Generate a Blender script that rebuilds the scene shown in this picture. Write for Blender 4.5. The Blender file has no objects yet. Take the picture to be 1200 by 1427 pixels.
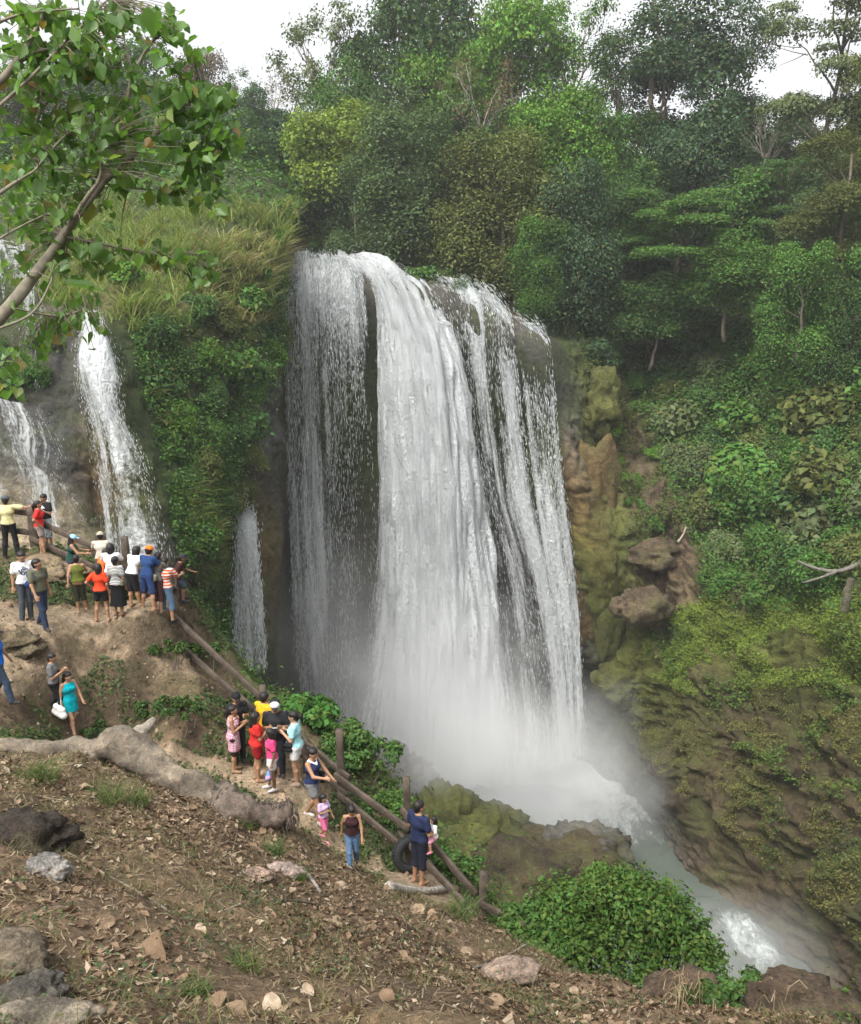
import bpy, math, random
import numpy as np
from mathutils import Vector, Matrix, Euler

# ------------------------------------------------------------------ camera, sky, sun, exposure
SC = bpy.context.scene
COL = SC.collection
random.seed(7)
RNG = np.random.default_rng(7)
PITCH = math.radians(-14.0)
FPX = 1236.0
cam_data = bpy.data.cameras.new('camera')
cam = bpy.data.objects.new('camera', cam_data)
COL.objects.link(cam)
cam.location = (0, 0, 0)
cam.rotation_euler = (math.pi / 2 + PITCH, 0, 0)
cam_data.sensor_fit = 'VERTICAL'
cam_data.sensor_height = 24.0
cam_data.lens = 24.0 * FPX / 1427.0
cam_data.clip_end = 5000
cam_data.clip_start = 0.1
SC.camera = cam

SUN_EL, SUN_AZ = math.radians(58), math.radians(215)   # azimuth measured clockwise from +Y
w = bpy.data.worlds.new('World'); SC.world = w; w.use_nodes = True
wn = w.node_tree
bg = wn.nodes['Background']
sky = wn.nodes.new('ShaderNodeTexSky'); sky.sky_type = 'NISHITA'; sky.sun_disc = False
sky.sun_elevation = SUN_EL; sky.sun_rotation = SUN_AZ
sky.air_density = 1.0; sky.dust_density = 6.0; sky.ozone_density = 1.0
hs = wn.nodes.new('ShaderNodeHueSaturation'); hs.inputs['Saturation'].default_value = 0.12; hs.inputs['Value'].default_value = 1.3
wn.links.new(sky.outputs[0], hs.inputs['Color']); wn.links.new(hs.outputs[0], bg.inputs['Color'])
bg.inputs['Strength'].default_value = 0.15
sd = bpy.data.lights.new('sun', 'SUN'); sd.energy = 1.3; sd.angle = math.radians(26); sd.color = (1.0, 0.96, 0.9)
sun = bpy.data.objects.new('sun', sd); COL.objects.link(sun)
sdir = Vector((math.sin(SUN_AZ) * math.cos(SUN_EL), math.cos(SUN_AZ) * math.cos(SUN_EL), math.sin(SUN_EL)))
sun.rotation_euler = sdir.to_track_quat('Z', 'Y').to_euler()
sun.location = sdir * 60
vs = SC.view_settings
vs.view_transform = 'Standard'; vs.look = 'None'; vs.gamma = 1.0; vs.use_curve_mapping = False
vs.exposure = 0.88
SC.render.engine = 'CYCLES'
cy = SC.cycles
cy.max_bounces = 8; cy.diffuse_bounces = 3; cy.glossy_bounces = 2; cy.transmission_bounces = 4
cy.transparent_max_bounces = 24; cy.volume_bounces = 5
cy.use_denoising = True
cy.volume_step_rate = 1.0; cy.volume_max_steps = 96
cy.caustics_reflective = False; cy.caustics_refractive = False

# ------------------------------------------------------------------ geometry helpers
SP, CP = math.sin(PITCH), math.cos(PITCH)
def at(px, py, Y):
    """the point of the place that stands at ground distance Y on the sight line through a spot of the photo"""
    u = (px - 600.0) / FPX; v = (713.5 - py) / FPX
    d = np.array([u, CP - SP * v, SP + CP * v])
    return d * (Y / d[1])
def proj(p):
    p = np.asarray(p, float)
    zc = p[..., 1] * CP + p[..., 2] * SP
    yc = -SP * p[..., 1] + CP * p[..., 2]
    return 600 + FPX * p[..., 0] / zc, 713.5 - FPX * yc / zc

def _h(ix, iy, iz, s):
    n = (ix.astype(np.int64) * 374761393 + iy.astype(np.int64) * 668265263 + iz.astype(np.int64) * 2147483647 + s * 1274126177) & 0xffffffff
    n = ((n ^ (n >> 13)) * 1274126177) & 0xffffffff
    n = ((n ^ (n >> 16)) * 2246822519) & 0xffffffff
    return ((n ^ (n >> 15)) & 0xffff) / 32767.5 - 1.0
def noise3(p, s=0):
    p = np.asarray(p, float); f = np.floor(p); t = p - f; t = t * t * t * (t * (t * 6 - 15) + 10)
    x, y, z = f[..., 0], f[..., 1], f[..., 2]; a, b, c = t[..., 0], t[..., 1], t[..., 2]
    r = 0
    for i in (0, 1):
        for j in (0, 1):
            for k in (0, 1):
                r = r + _h(x + i, y + j, z + k, s) * (a if i else 1 - a) * (b if j else 1 - b) * (c if k else 1 - c)
    return r
def fbm(p, scale=1.0, octv=4, s=0, gain=0.5, ridged=False):
    p = np.asarray(p, float) * scale; r = 0; a = 1.0
    for o in range(octv):
        n = noise3(p + 17.3 * o, s + o)
        r = r + a * ((1 - 2 * np.abs(n)) if ridged else n); a *= gain; p = p * 2.03
    return r
def sm(a, b, x):
    t = np.clip((x - a) / (b - a), 0, 1); return t * t * (3 - 2 * t)

def link(name, me, parent=None, loc=None):
    o = bpy.data.objects.new(name, me); COL.objects.link(o)
    if parent is not None: o.parent = parent
    if loc is not None: o.location = loc
    return o
def mesh(name, V, F, mats, smooth=True, col=None, rnd=None, uv=None, mi=None):
    """V (n,3); F (m,3|4) array or a list of arrays"""
    V = np.asarray(V, np.float32).reshape(-1, 3)
    Fs = F if isinstance(F, list) else [F]
    Fs = [np.asarray(f, np.int32) for f in Fs if len(f)]
    me = bpy.data.meshes.new(name)
    me.vertices.add(len(V)); me.vertices.foreach_set('co', V.ravel())
    idx = np.concatenate([f.ravel() for f in Fs]); tot = np.concatenate([np.full(len(f), f.shape[1], np.int32) for f in Fs])
    st = np.concatenate([[0], np.cumsum(tot)[:-1]]).astype(np.int32)
    me.loops.add(len(idx)); me.loops.foreach_set('vertex_index', idx)
    me.polygons.add(len(tot)); me.polygons.foreach_set('loop_start', st)
    if smooth: me.polygons.foreach_set('use_smooth', np.ones(len(tot), bool))
    for m in (mats if isinstance(mats, (list, tuple)) else [mats]): me.materials.append(m)
    if mi is not None: me.polygons.foreach_set('material_index', np.asarray(mi, np.int32))
    if col is not None:
        a = me.attributes.new('col', 'FLOAT_COLOR', 'POINT'); c = np.ones((len(V), 4), np.float32); c[:, :3] = col; a.data.foreach_set('color', c.ravel())
    if rnd is not None:
        a = me.attributes.new('rnd', 'FLOAT', 'POINT'); a.data.foreach_set('value', np.asarray(rnd, np.float32))
    if uv is not None:
        l = me.uv_layers.new(name='UVMap'); l.data.foreach_set('uv', np.asarray(uv, np.float32)[idx].ravel())
    me.update(calc_edges=True); me.validate()
    return me
def tag(o, label=None, cat=None, group=None, kind=None):
    if label: o['label'] = label
    if cat: o['category'] = cat
    if group: o['group'] = group
    if kind: o['kind'] = kind
    return o
def thing(name, loc, label, cat, group=None, rz=0.0):
    o = bpy.data.objects.new(name, None); COL.objects.link(o); o.location = loc; o.rotation_euler = (0, 0, rz)
    o.empty_display_size = 0.2
    return tag(o, label, cat, group)
def gridfaces(nu, nv):
    i = np.arange(nu * nv).reshape(nu, nv)
    return np.stack([i[:-1, :-1], i[1:, :-1], i[1:, 1:], i[:-1, 1:]], -1).reshape(-1, 4)
def cr(P, n):
    """Catmull-Rom along axis 0 to n samples"""
    P = np.asarray(P, float); m = len(P); t = np.linspace(0, m - 1, n); i = np.clip(t.astype(int), 0, m - 2)
    f = (t - i).reshape((-1,) + (1,) * (P.ndim - 1))
    p0 = P[np.maximum(i - 1, 0)]; p1 = P[i]; p2 = P[i + 1]; p3 = P[np.minimum(i + 2, m - 1)]
    return 0.5 * (2 * p1 + (p2 - p0) * f + (2 * p0 - 5 * p1 + 4 * p2 - p3) * f ** 2 + (3 * p1 - p0 - 3 * p2 + p3) * f ** 3)
def loft(G, nu, nv):
    """control grid G (cols, rows, k) -> (nu, nv, k)"""
    A = cr(G, nu); return np.swapaxes(cr(np.swapaxes(A, 0, 1), nv), 0, 1)
def gnormals(P):
    du = np.gradient(P, axis=0); dv = np.gradient(P, axis=1); n = np.cross(du, dv)
    return n / np.maximum(np.linalg.norm(n, axis=-1, keepdims=True), 1e-9)
def unit(v):
    return v / np.maximum(np.linalg.norm(v, axis=-1, keepdims=True), 1e-9)
def rdir(n, rng=RNG):
    return unit(rng.normal(size=(n, 3)))
def tube(pts, rad, seg=8, cap=True, rough=0.0, seed=0):
    """swept tube; returns V, F list"""
    P = np.asarray(pts, float); n = len(P); R = np.broadcast_to(np.asarray(rad, float), (n,))
    T = unit(np.gradient(P, axis=0)); ref = np.array([0.123, 0.31, 0.94]) if abs(T[0][2]) < 0.9 else np.array([1.0, 0.1, 0.05])
    V = []
    s = unit(np.cross(T[0], ref))
    for k in range(n):
        s = unit(s - T[k] * np.dot(s, T[k])); b = np.cross(T[k], s)
        a = np.arange(seg) * 2 * math.pi / seg
        V.append(P[k] + R[k] * (np.cos(a)[:, None] * s + np.sin(a)[:, None] * b))
    V = np.array(V)
    if rough:
        nn = fbm(V, 2.2 / max(R.mean(), 1e-3) * 0.35, 3, seed)[..., None]
        V = V + (V - P[:, None]) * nn * rough
    V = V.reshape(-1, 3); i = np.arange(n * seg).reshape(n, seg); j = np.roll(i, -1, 1)
    F = [np.stack([i[:-1], j[:-1], j[1:], i[1:]], -1).reshape(-1, 4)]
    if cap:
        V = np.vstack([V, P[0] - T[0] * R[0] * .15, P[-1] + T[-1] * R[-1] * .3]); a0, a1 = n * seg, n * seg + 1
        F.append(np.stack([j[0], i[0], np.full(seg, a0)], -1)); F.append(np.stack([i[-1], j[-1], np.full(seg, a1)], -1))
    return V, F
def merge(parts):
    """list of (V, F-list) -> V, F-list"""
    Vs, q, t, o = [], [], [], 0
    for V, F in parts:
        Vs.append(V)
        for f in (F if isinstance(F, list) else [F]):
            if len(f): (q if f.shape[1] == 4 else t).append(f + o)
        o += len(V)
    out = []
    if q: out.append(np.vstack(q))
    if t: out.append(np.vstack(t))
    return np.vstack(Vs), out
def box(c, s, R=None, j=0.0, rng=RNG):
    v = np.array([[x, y, z] for x in (-.5, .5) for y in (-.5, .5) for z in (-.5, .5)]) * np.asarray(s)
    if j: v = v + rng.normal(size=v.shape) * j
    if R is not None: v = v @ np.asarray(R).T
    return v + np.asarray(c), [np.array([[0, 1, 3, 2], [4, 6, 7, 5], [0, 4, 5, 1], [2, 3, 7, 6], [0, 2, 6, 4], [1, 5, 7, 3]])]
def surfnets(F, org, h):
    """dual surface of F = 0 on a regular grid"""
    S = F < 0
    c = [F[i:F.shape[0] - 1 + i, j:F.shape[1] - 1 + j, k:F.shape[2] - 1 + k] for i in (0, 1) for j in (0, 1) for k in (0, 1)]
    off = np.array([(i, j, k) for i in (0, 1) for j in (0, 1) for k in (0, 1)], float)
    s = sum((x < 0).astype(np.int8) for x in c); M = (s > 0) & (s < 8)
    idx = -np.ones(M.shape, np.int64); idx[M] = np.arange(M.sum())
    C = np.stack([x[M] for x in c], -1); acc = np.zeros((len(C), 3)); cnt = np.zeros(len(C))
    for a in range(8):
        for b in range(a + 1, 8):
            if np.abs(off[a] - off[b]).sum() != 1: continue
            x = (C[:, a] < 0) != (C[:, b] < 0); t = C[:, a] / np.where(x, C[:, a] - C[:, b], 1)
            acc += np.where(x[:, None], off[a] + (off[b] - off[a]) * t[:, None], 0); cnt += x
    base = np.argwhere(M); V = (base + acc / cnt[:, None]) * h + np.asarray(org)
    Q = []
    for ax in range(3):
        a = [slice(None)] * 3; b = [slice(None)] * 3; a[ax] = slice(0, -1); b[ax] = slice(1, None)
        A, B = S[tuple(a)], S[tuple(b)]; E = A != B
        p = np.argwhere(E); u, v = (ax + 1) % 3, (ax + 2) % 3
        ok = (p[:, u] > 0) & (p[:, v] > 0) & (p[:, u] < F.shape[u] - 1) & (p[:, v] < F.shape[v] - 1); p = p[ok]
        if not len(p): continue
        du = np.zeros(3, int); dv = np.zeros(3, int); du[u] = 1; dv[v] = 1
        q = np.stack([idx[tuple((p - du - dv).T)], idx[tuple((p - dv).T)], idx[tuple(p.T)], idx[tuple((p - du).T)]], -1)
        fl = ~A[tuple(p.T)]; q[fl] = q[fl][:, ::-1]; Q.append(q)
    return V, np.vstack(Q)

# ------------------------------------------------------------------ material helpers
class NT:
    def __init__(s, name):
        s.m = bpy.data.materials.new(name); s.m.use_nodes = True; s.t = s.m.node_tree; s.t.nodes.clear()
        s.out = s.n('OutputMaterial')
    def n(s, kind, **kw):
        nd = s.t.nodes.new('ShaderNode' + kind)
        for k, v in kw.items():
            if k.startswith('_'): setattr(nd, k[1:], v)
            else:
                i = nd.inputs[int(k[1:])] if k[0] == 'i' and k[1:].isdigit() else nd.inputs[k.replace('__', ' ')]
                if isinstance(v, bpy.types.NodeSocket): s.t.links.new(v, i)
                else: i.default_value = v
        return nd
    def math(s, op, a, b=0.5, c=None):
        nd = s.n('Math', _operation=op, i0=a, i1=b)
        if c is not None:
            if isinstance(c, bpy.types.NodeSocket): s.t.links.new(c, nd.inputs[2])
            else: nd.inputs[2].default_value = c
        return nd.outputs[0]
    def noise(s, vec, scale, detail=5, rough=0.6, dist=0.0):
        return s.n('TexNoise', Vector=vec, Scale=scale, Detail=detail, Roughness=rough, Distortion=dist).outputs[0]
    def ramp(s, f, stops):
        r = s.n('ValToRGB', Fac=f); e = r.color_ramp.elements
        while len(e) < len(stops): e.new(0.5)
        for x, (p, c) in zip(e, stops): x.position = p; x.color = (*c, 1) if len(c) == 3 else c
        return r.outputs[0]
    def mix(s, f, a, b, mode='MIX'):
        nd = s.n('MixRGB', _blend_type=mode); 
        for i, v in enumerate((f, a, b)):
            if isinstance(v, bpy.types.NodeSocket): s.t.links.new(v, nd.inputs[i])
            else: nd.inputs[i].default_value = v if i == 0 else ((*v, 1) if len(v) == 3 else v)
        return nd.outputs[0]
    def coords(s, kind='Object'): return s.n('TexCoord').outputs[kind]
    def attr(s, name): return s.n('Attribute', _attribute_name=name)
    def mapped(s, vec, scale): return s.n('Mapping', Vector=vec, Scale=scale).outputs[0]
    def bump(s, h, strength, dist): return s.n('Bump', Height=h, Strength=strength, Distance=dist).outputs[0]
    def done(s, sh, vol=False):
        s.t.links.new(sh, s.out.inputs['Volume' if vol else 'Surface']); return s.m
def simple(name, col, rough=0.8, var=0.25, scale=6.0, bump=0.3, bd=0.01, spec=0.3, stretch=None):
    t = NT(name); c = t.coords()
    if stretch: c = t.mapped(c, stretch)
    n = t.noise(c, scale, 6, 0.65)
    dark = tuple(x * (1 - var) for x in col); lite = tuple(min(1, x * (1 + var)) for x in col)
    k = t.ramp(n, [(0.3, dark), (0.7, lite)])
    b = t.n('BsdfPrincipled', Base__Color=k, Roughness=rough, Normal=t.bump(n, bump, bd)); b.inputs['Specular IOR Level'].default_value = spec
    return t.done(b.outputs[0])
def leafmat(name, objcol=True, col=(0.06, 0.12, 0.03), trans=0.22, alt=(0.16, 0.15, 0.03), altp=0.9, rough=0.5, vlo=0.55, vhi=1.5):
    t = NT(name); r = t.attr('rnd').outputs['Fac']
    base = t.n('ObjectInfo').outputs['Color'] if objcol else t.n('RGB').outputs[0]
    if not objcol: base.default_value = (*col, 1)
    r2 = t.math('FRACT', t.math('MULTIPLY', r, 7.31))
    val = t.math('MULTIPLY_ADD', r, vhi - vlo, vlo)
    cc = t.n('HueSaturation', Color=base, Value=val, Hue=t.math('MULTIPLY_ADD', r2, 0.05, 0.475)).outputs[0]
    cc = t.mix(t.math('GREATER_THAN', r2, altp), cc, t.mix(0.5, cc, alt))
    p = t.n('BsdfPrincipled', Base__Color=cc, Roughness=rough); p.inputs['Specular IOR Level'].default_value = 0.12
    tr = t.n('BsdfTranslucent', Color=t.mix(1.0, cc, (1.3, 1.35, 0.7), 'MULTIPLY'))
    return t.done(t.n('MixShader', i0=trans, i1=p.outputs[0], i2=tr.outputs[0]).outputs[0])
# ------------------------------------------------------------------ terrain materials
def terrainmat(name, scale=1.0, moss=(0.07, 0.09, 0.02), mossamt=0.45, bumpd=0.25, rough=0.9, fine=1.0):
    t = NT(name); c = t.coords(); base = t.attr('col').outputs['Color']
    n1 = t.noise(c, 0.35 * scale, 8, 0.68); n2 = t.noise(c, 2.2 * scale, 8, 0.72); n3 = t.noise(c, 9.0 * scale, 4, 0.7)
    v = t.n('TexVoronoi', Vector=t.mapped(c, (1, 1, 1.9)), Scale=0.9 * scale, _feature='F1', Randomness=1.0).outputs[0]
    k = t.mix(1.0, base, t.ramp(n2, [(0.28, (0.30, 0.29, 0.28)), (0.5, (1, 1, 1)), (0.72, (1.75, 1.65, 1.5))]), 'MULTIPLY')
    k = t.mix(t.math('MULTIPLY', t.ramp(n1, [(0.47, (0, 0, 0)), (0.62, (1, 1, 1))]), mossamt), k, moss)
    k = t.mix(1.0, k, t.ramp(n3, [(0.3, (0.6, 0.6, 0.6)), (0.6, (1.1, 1.1, 1.1))]), 'MULTIPLY')
    h = t.math('ADD', t.math('ADD', t.math('MULTIPLY', n2, 1.2), t.math('MULTIPLY', n3, 0.45 * fine)), t.math('MULTIPLY', v, -0.35))
    p = t.n('BsdfPrincipled', Base__Color=k, Roughness=rough, Normal=t.bump(h, 0.9, bumpd)); p.inputs['Specular IOR Level'].default_value = 0.25
    return t.done(p.outputs[0])
M_cliff = terrainmat('rock_and_moss')
M_ground = terrainmat('earth', 3.0, (0.07, 0.08, 0.03), 0.25, 0.05, 0.95)
M_boulder = terrainmat('mossy_boulder', 1.0, (0.10, 0.10, 0.035), 0.6, 0.3)

# ------------------------------------------------------------------ the gorge wall, one continuous terrain
CC = dict(w=(0.085, 0.08, 0.068), o=(0.125, 0.085, 0.036), b=(0.10, 0.072, 0.046), m=(0.075, 0.080, 0.02), g=(0.045, 0.06, 0.02),
          t=(0.27, 0.22, 0.15), d=(0.05, 0.05, 0.042), y=(0.17, 0.16, 0.06), n=(0.062, 0.048, 0.024))
WCOLS = [  # each column from the river bed up to the far hill
 [(-420, 900, 44, 'd'), (-420, 700, 46, 'w'), (-420, 560, 48, 'g'), (-420, 480, 51, 'g'), (-420, 400, 56, 'g'), (-420, 330, 64, 'g'), (-420, 270, 80, 'g'), (-420, 150, 140, 'g')],
 [(-140, 900, 44, 'd'), (-140, 700, 46, 'w'), (-140, 600, 47, 'w'), (-140, 500, 50, 'g'), (-140, 400, 55, 'g'), (-140, 330, 63, 'g'), (-140, 270, 80, 'g'), (-140, 190, 140, 'g')],
 [(0, 900, 45, 'd'), (0, 740, 46, 't'), (10, 640, 47.3, 'w'), (10, 560, 50, 'w'), (5, 440, 53.5, 'g'), (5, 350, 60, 'g'), (0, 280, 78, 'g'), (0, 190, 140, 'g')],
 [(110, 920, 45, 'd'), (100, 750, 46.5, 't'), (90, 660, 47.6, 'w'), (85, 560, 51, 'd'), (85, 450, 54, 'w'), (90, 385, 59, 'y'), (90, 302, 76, 'g'), (90, 190, 140, 'g')],
 [(150, 930, 45, 'd'), (148, 780, 47.5, 'w'), (140, 690, 49, 'o'), (122, 560, 51.5, 'w'), (112, 452, 54.4, 'w'), (118, 400, 60, 'y'), (125, 302, 75, 'g'), (125, 190, 140, 'g')],
 [(225, 950, 46, 'd'), (220, 790, 48.3, 'w'), (212, 690, 49.8, 'g'), (165, 560, 52, 'g'), (150, 462, 55, 'g'), (165, 400, 60, 'y'), (185, 300, 74, 'g'), (190, 190, 140, 'g')],
 [(300, 1010, 54, 'd'), (285, 870, 55, 'g'), (275, 740, 56, 'g'), (255, 600, 57, 'g'), (245, 480, 59, 'g'), (245, 410, 62, 'y'), (260, 302, 73, 'g'), (265, 190, 140, 'g')],
 [(345, 1040, 60, 'w'), (335, 900, 60.5, 'g'), (325, 760, 61, 'g'), (320, 620, 62, 'g'), (320, 500, 63, 'g'), (320, 410, 65, 'y'), (330, 312, 74, 'g'), (330, 190, 140, 'g')],
 [(390, 1060, 70, 'w'), (378, 920, 66, 'd'), (362, 760, 64.5, 'o'), (360, 640, 65, 'w'), (362, 500, 66.5, 'd'), (372, 405, 69, 'y'), (375, 320, 76, 'g'), (385, 190, 140, 'g')],
 [(420, 1075, 80, 'w'), (410, 920, 80, 'w'), (405, 760, 79.5, 'w'), (400, 640, 80, 'w'), (397, 480, 80, 'm'), (394, 372, 79.6, 'w'), (395, 345, 92, 'g'), (430, 200, 140, 'g')],
 [(500, 1075, 81, 'd'), (500, 920, 81.5, 'w'), (500, 760, 81.5, 'w'), (500, 640, 81, 'g'), (500, 500, 80.3, 'g'), (498, 385, 79.5, 'w'), (490, 350, 94, 'g'), (520, 200, 140, 'g')],
 [(610, 1080, 81, 'd'), (610, 920, 81, 'w'), (610, 760, 81, 'w'), (610, 640, 80.5, 'd'), (608, 520, 79.5, 'g'), (602, 402, 78, 'w'), (592, 362, 92, 'g'), (620, 200, 140, 'g')],
 [(720, 1080, 80, 'd'), (718, 920, 79.5, 'w'), (715, 760, 79.5, 'w'), (712, 660, 79, 'g'), (706, 560, 78, 'g'), (698, 442, 76.8, 'w'), (680, 390, 90, 'b'), (700, 200, 140, 'g')],
 [(790, 1075, 79, 'd'), (788, 920, 78.5, 'w'), (780, 780, 78.5, 'w'), (770, 680, 78, 'm'), (765, 590, 77, 'g'), (756, 478, 76.2, 'w'), (745, 425, 88, 'b'), (770, 210, 140, 'g')],
 [(845, 1085, 75, 'd'), (835, 930, 76, 'w'), (815, 800, 75.5, 'm'), (800, 690, 76, 'o'), (795, 580, 77, 'w'), (790, 492, 79, 'g'), (790, 425, 92, 'g'), (830, 220, 140, 'g')],
 [(890, 1118, 70.5, 'w'), (868, 985, 72.5, 'm'), (862, 900, 73, 'm'), (865, 760, 75, 'm'), (840, 630, 77.5, 'm'), (825, 520, 81, 'm'), (830, 430, 95, 'g'), (880, 220, 140, 'g')],
 [(938, 1178, 64.6, 'w'), (930, 1070, 66, 'n'), (925, 940, 68.5, 'm'), (925, 850, 72, 'b'), (905, 740, 76, 'b'), (885, 580, 82, 'b'), (890, 440, 96, 'g'), (940, 210, 140, 'g')],
 [(995, 1262, 58.0, 'b'), (1012, 1140, 60.8, 'n'), (1010, 1000, 63, 'n'), (1005, 890, 67, 'm'), (975, 780, 73, 'b'), (960, 600, 80, 'g'), (975, 430, 94, 'g'), (1000, 200, 140, 'g')],
 [(1090, 1342, 52.0, 'b'), (1100, 1240, 54.3, 'n'), (1105, 1060, 57.5, 'n'), (1105, 900, 62, 'm'), (1080, 800, 68, 'g'), (1080, 590, 76, 'g'), (1090, 410, 92, 'g'), (1090, 190, 140, 'g')],
 [(1200, 1430, 46.3, 'b'), (1200, 1300, 48, 'n'), (1205, 1100, 52.5, 'n'), (1205, 900, 57.5, 'm'), (1200, 790, 63, 'g'), (1200, 560, 71, 'g'), (1210, 380, 88, 'g'), (1210, 170, 140, 'g')],
 [(1350, 1560, 39, 'b'), (1360, 1380, 42, 'n'), (1370, 1150, 46, 'n'), (1370, 920, 51, 'm'), (1370, 790, 56, 'g'), (1370, 540, 65, 'g'), (1370, 340, 84, 'g'), (1370, 150, 140, 'g')],
 [(1650, 1800, 30, 'b'), (1650, 1500, 34, 'n'), (1650, 1200, 38, 'm'), (1650, 920, 43, 'g'), (1650, 760, 48, 'g'), (1650, 500, 58, 'g'), (1650, 300, 80, 'g'), (1650, 130, 140, 'g')],
]
WG = np.array([[np.concatenate([at(*p[:3]), CC[p[3]]]) for p in c] for c in WCOLS])
WNU, WNV = 640, 360
_W = loft(WG, WNU, WNV)
WP = _W[..., :3].copy(); WC = np.clip(_W[..., 3:], 0.02, 1)
WN = gnormals(WP)
WN[(WN * (-WP)).sum(-1) < 0] *= -1
_px, _py = proj(WP)
_tilt = WP @ np.array([[0.75, 0.25, 0.35], [0.0, 1.0, 0.0], [-0.5, 0.0, 0.85]]).T
right = sm(820, 900, _px)
behind = sm(375, 392, _px) * (1 - sm(780, 808, _px)) * sm(330, 365, _py)
_wp = WP + 1.6 * np.stack([fbm(WP, 0.16, 3, 11), fbm(WP, 0.16, 3, 12), fbm(WP, 0.16, 3, 13)], -1)
bil = lambda sc, s, o=3: 0.55 - fbm(_wp, sc, o, s, 0.5, True) * 0.6
disp = 1.3 * fbm(WP, 0.10, 4, 1) + (1.5 * bil(0.13, 5) + 1.05 * bil(0.34, 6)) * (0.35 + 0.65 * right) + 0.42 * bil(0.9, 7) - 0.9 * right
disp *= (1 - 0.92 * behind) * (1 - 0.7 * sm(-38, -44, WP[..., 2]) * right) * (1 - 0.5 * (1 - sm(215, 260, _px)))
_q = _tilt[..., 2] / 1.5 + 1.1 * fbm(WP, 0.22, 3, 23); _saw = _q - np.floor(_q)
strat = 0.75 * right * sm(-0.1, 0.5, fbm(WP, 0.2, 3, 24)) * (_saw ** 1.7 - 0.35) + 0.16 * right * fbm(_tilt * np.array([0.35, 0.35, 2.6]), 0.55, 3, 21, 0.6, True)
fine = right * 0.28 * bil(2.0, 8, 2)
WP += WN * (disp + strat + fine)[..., None]
# plateau bed of the stream is level, worn ground
WC *= (1 + 0.35 * fbm(WP, 0.22, 4, 31))[..., None]
o = link('cliff', mesh('cliff', WP.reshape(-1, 3), gridfaces(WNU, WNV)[:, ::-1], M_cliff, col=WC.reshape(-1, 3)))
tag(o, kind='structure')

# ------------------------------------------------------------------ near hillside (height field through surveyed spots)
CTRL = [(19, 777, 21.8), (61, 776, 21.5), (-60, 770, 22), (-200, 760, 22.5), (40, 800, 20.6), (100, 800, 21.2),
 (40, 864, 18.5), (61, 877, 18.0), (114, 853, 19.3), (144, 867, 19.3), (189, 845, 20), (234, 866, 19.3), (250, 850, 20), (0, 850, 18.5), (-80, 850, 18),
 (60, 925, 17.3), (3, 983, 15.9), (102, 1023, 16.9), (45, 1010, 16.2), (180, 905, 18.2), (200, 975, 18.0), (280, 990, 17.8), (250, 1005, 17.4), (160, 1000, 17.6), (60, 975, 16.8),
 (330, 1073, 16.8), (370, 1090, 16.4), (410, 1092, 16.4), (432, 1145, 15.6), (493, 1208, 15.0), (583, 1230, 14.6), (270, 1058, 16.8), (200, 1045, 16.6),
 (262, 915, 19.8), (300, 955, 19.3), (340, 1000, 18.7), (370, 1025, 18.3), (430, 1082, 17.3), (473, 1120, 16.75), (560, 1188, 15.8), (665, 1278, 14.3), (764, 1338, 13.3), (450, 1012, 19.3), (400, 985, 19.8),
 (0, 1040, 13.5), (150, 1062, 13), (300, 1112, 12.8), (400, 1150, 12.8), (440, 1210, 12.4), (560, 1250, 12.2), (640, 1268, 12), (700, 1325, 11.2), (800, 1365, 10.5),
 (950, 1395, 9.6), (1150, 1425, 8.6), (0, 1427, 4.6), (300, 1427, 5.2), (600, 1427, 6), (900, 1427, 7.5), (0, 1200, 8), (250, 1250, 8.5), (500, 1320, 8.8), (750, 1400, 8.3),
 (-150, 1050, 13), (-150, 1200, 8)]
CW = np.array([at(*c) for c in CTRL] + [(0, 0, -1.68), (-3, 0, -1.4), (3, 0, -2.6), (0, -4, 0.5), (-12, -4, 1.0), (-14, 5, -2.0), (-18, 13, -5), (-20, 22, -6.2),
                                        (6, 0, -4.4), (8, 5, -8.2), (10, -4, -6), (14, 4, -11), (9, 10, -12)])
def _tps_fit(X, z, lam=0.02):
    d = np.linalg.norm(X[:, None] - X[None], axis=-1); K = np.where(d > 0, d * d * np.log(np.maximum(d, 1e-9)), 0) + lam * np.eye(len(X))
    P = np.c_[np.ones(len(X)), X]; A = np.block([[K, P], [P.T, np.zeros((3, 3))]])
    return np.linalg.solve(A, np.r_[z, 0, 0, 0])
_tw = _tps_fit(CW[:, :2], CW[:, 2])
EDGE = np.array([at(*e)[:2] for e in [(-900, 740, 26), (-300, 745, 24.5), (-60, 765, 23.2), (100, 800, 22.2), (240, 848, 21), (330, 912, 20.6), (400, 955, 20), (450, 990, 19.6),
                 (520, 1060, 18.5), (575, 1135, 17.2), (680, 1235, 15.3), (770, 1300, 14.2), (900, 1345, 12.6), (1000, 1372, 11.2), (1130, 1385, 10.2), (1250, 1430, 9), (1500, 1560, 7), (2200, 1700, 5)]])
def edge_d(x, y):
    p = np.stack([x, y], -1); best = np.full(x.shape, 1e9); sg = np.zeros(x.shape)
    for a, b in zip(EDGE[:-1], EDGE[1:]):
        ab = b - a; t = np.clip(((p - a) @ ab) / (ab @ ab), 0, 1); q = a + t[..., None] * ab
        d = np.linalg.norm(p - q, axis=-1); s = np.sign(ab[0] * (p[..., 1] - a[1]) - ab[1] * (p[..., 0] - a[0]))
        m = d < best; best = np.where(m, d, best); sg = np.where(m, s, sg)
    return best * sg
PATH = np.array([at(*c)[:2] for c in [(-120, 860, 18.4), (40, 870, 18.3), (140, 862, 19.3), (230, 858, 19.4)]])
PATH2 = np.array([at(*c)[:2] for c in [(-60, 985, 15.9), (40, 945, 17.0), (70, 900, 18.0), (90, 870, 18.6)]])
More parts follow.
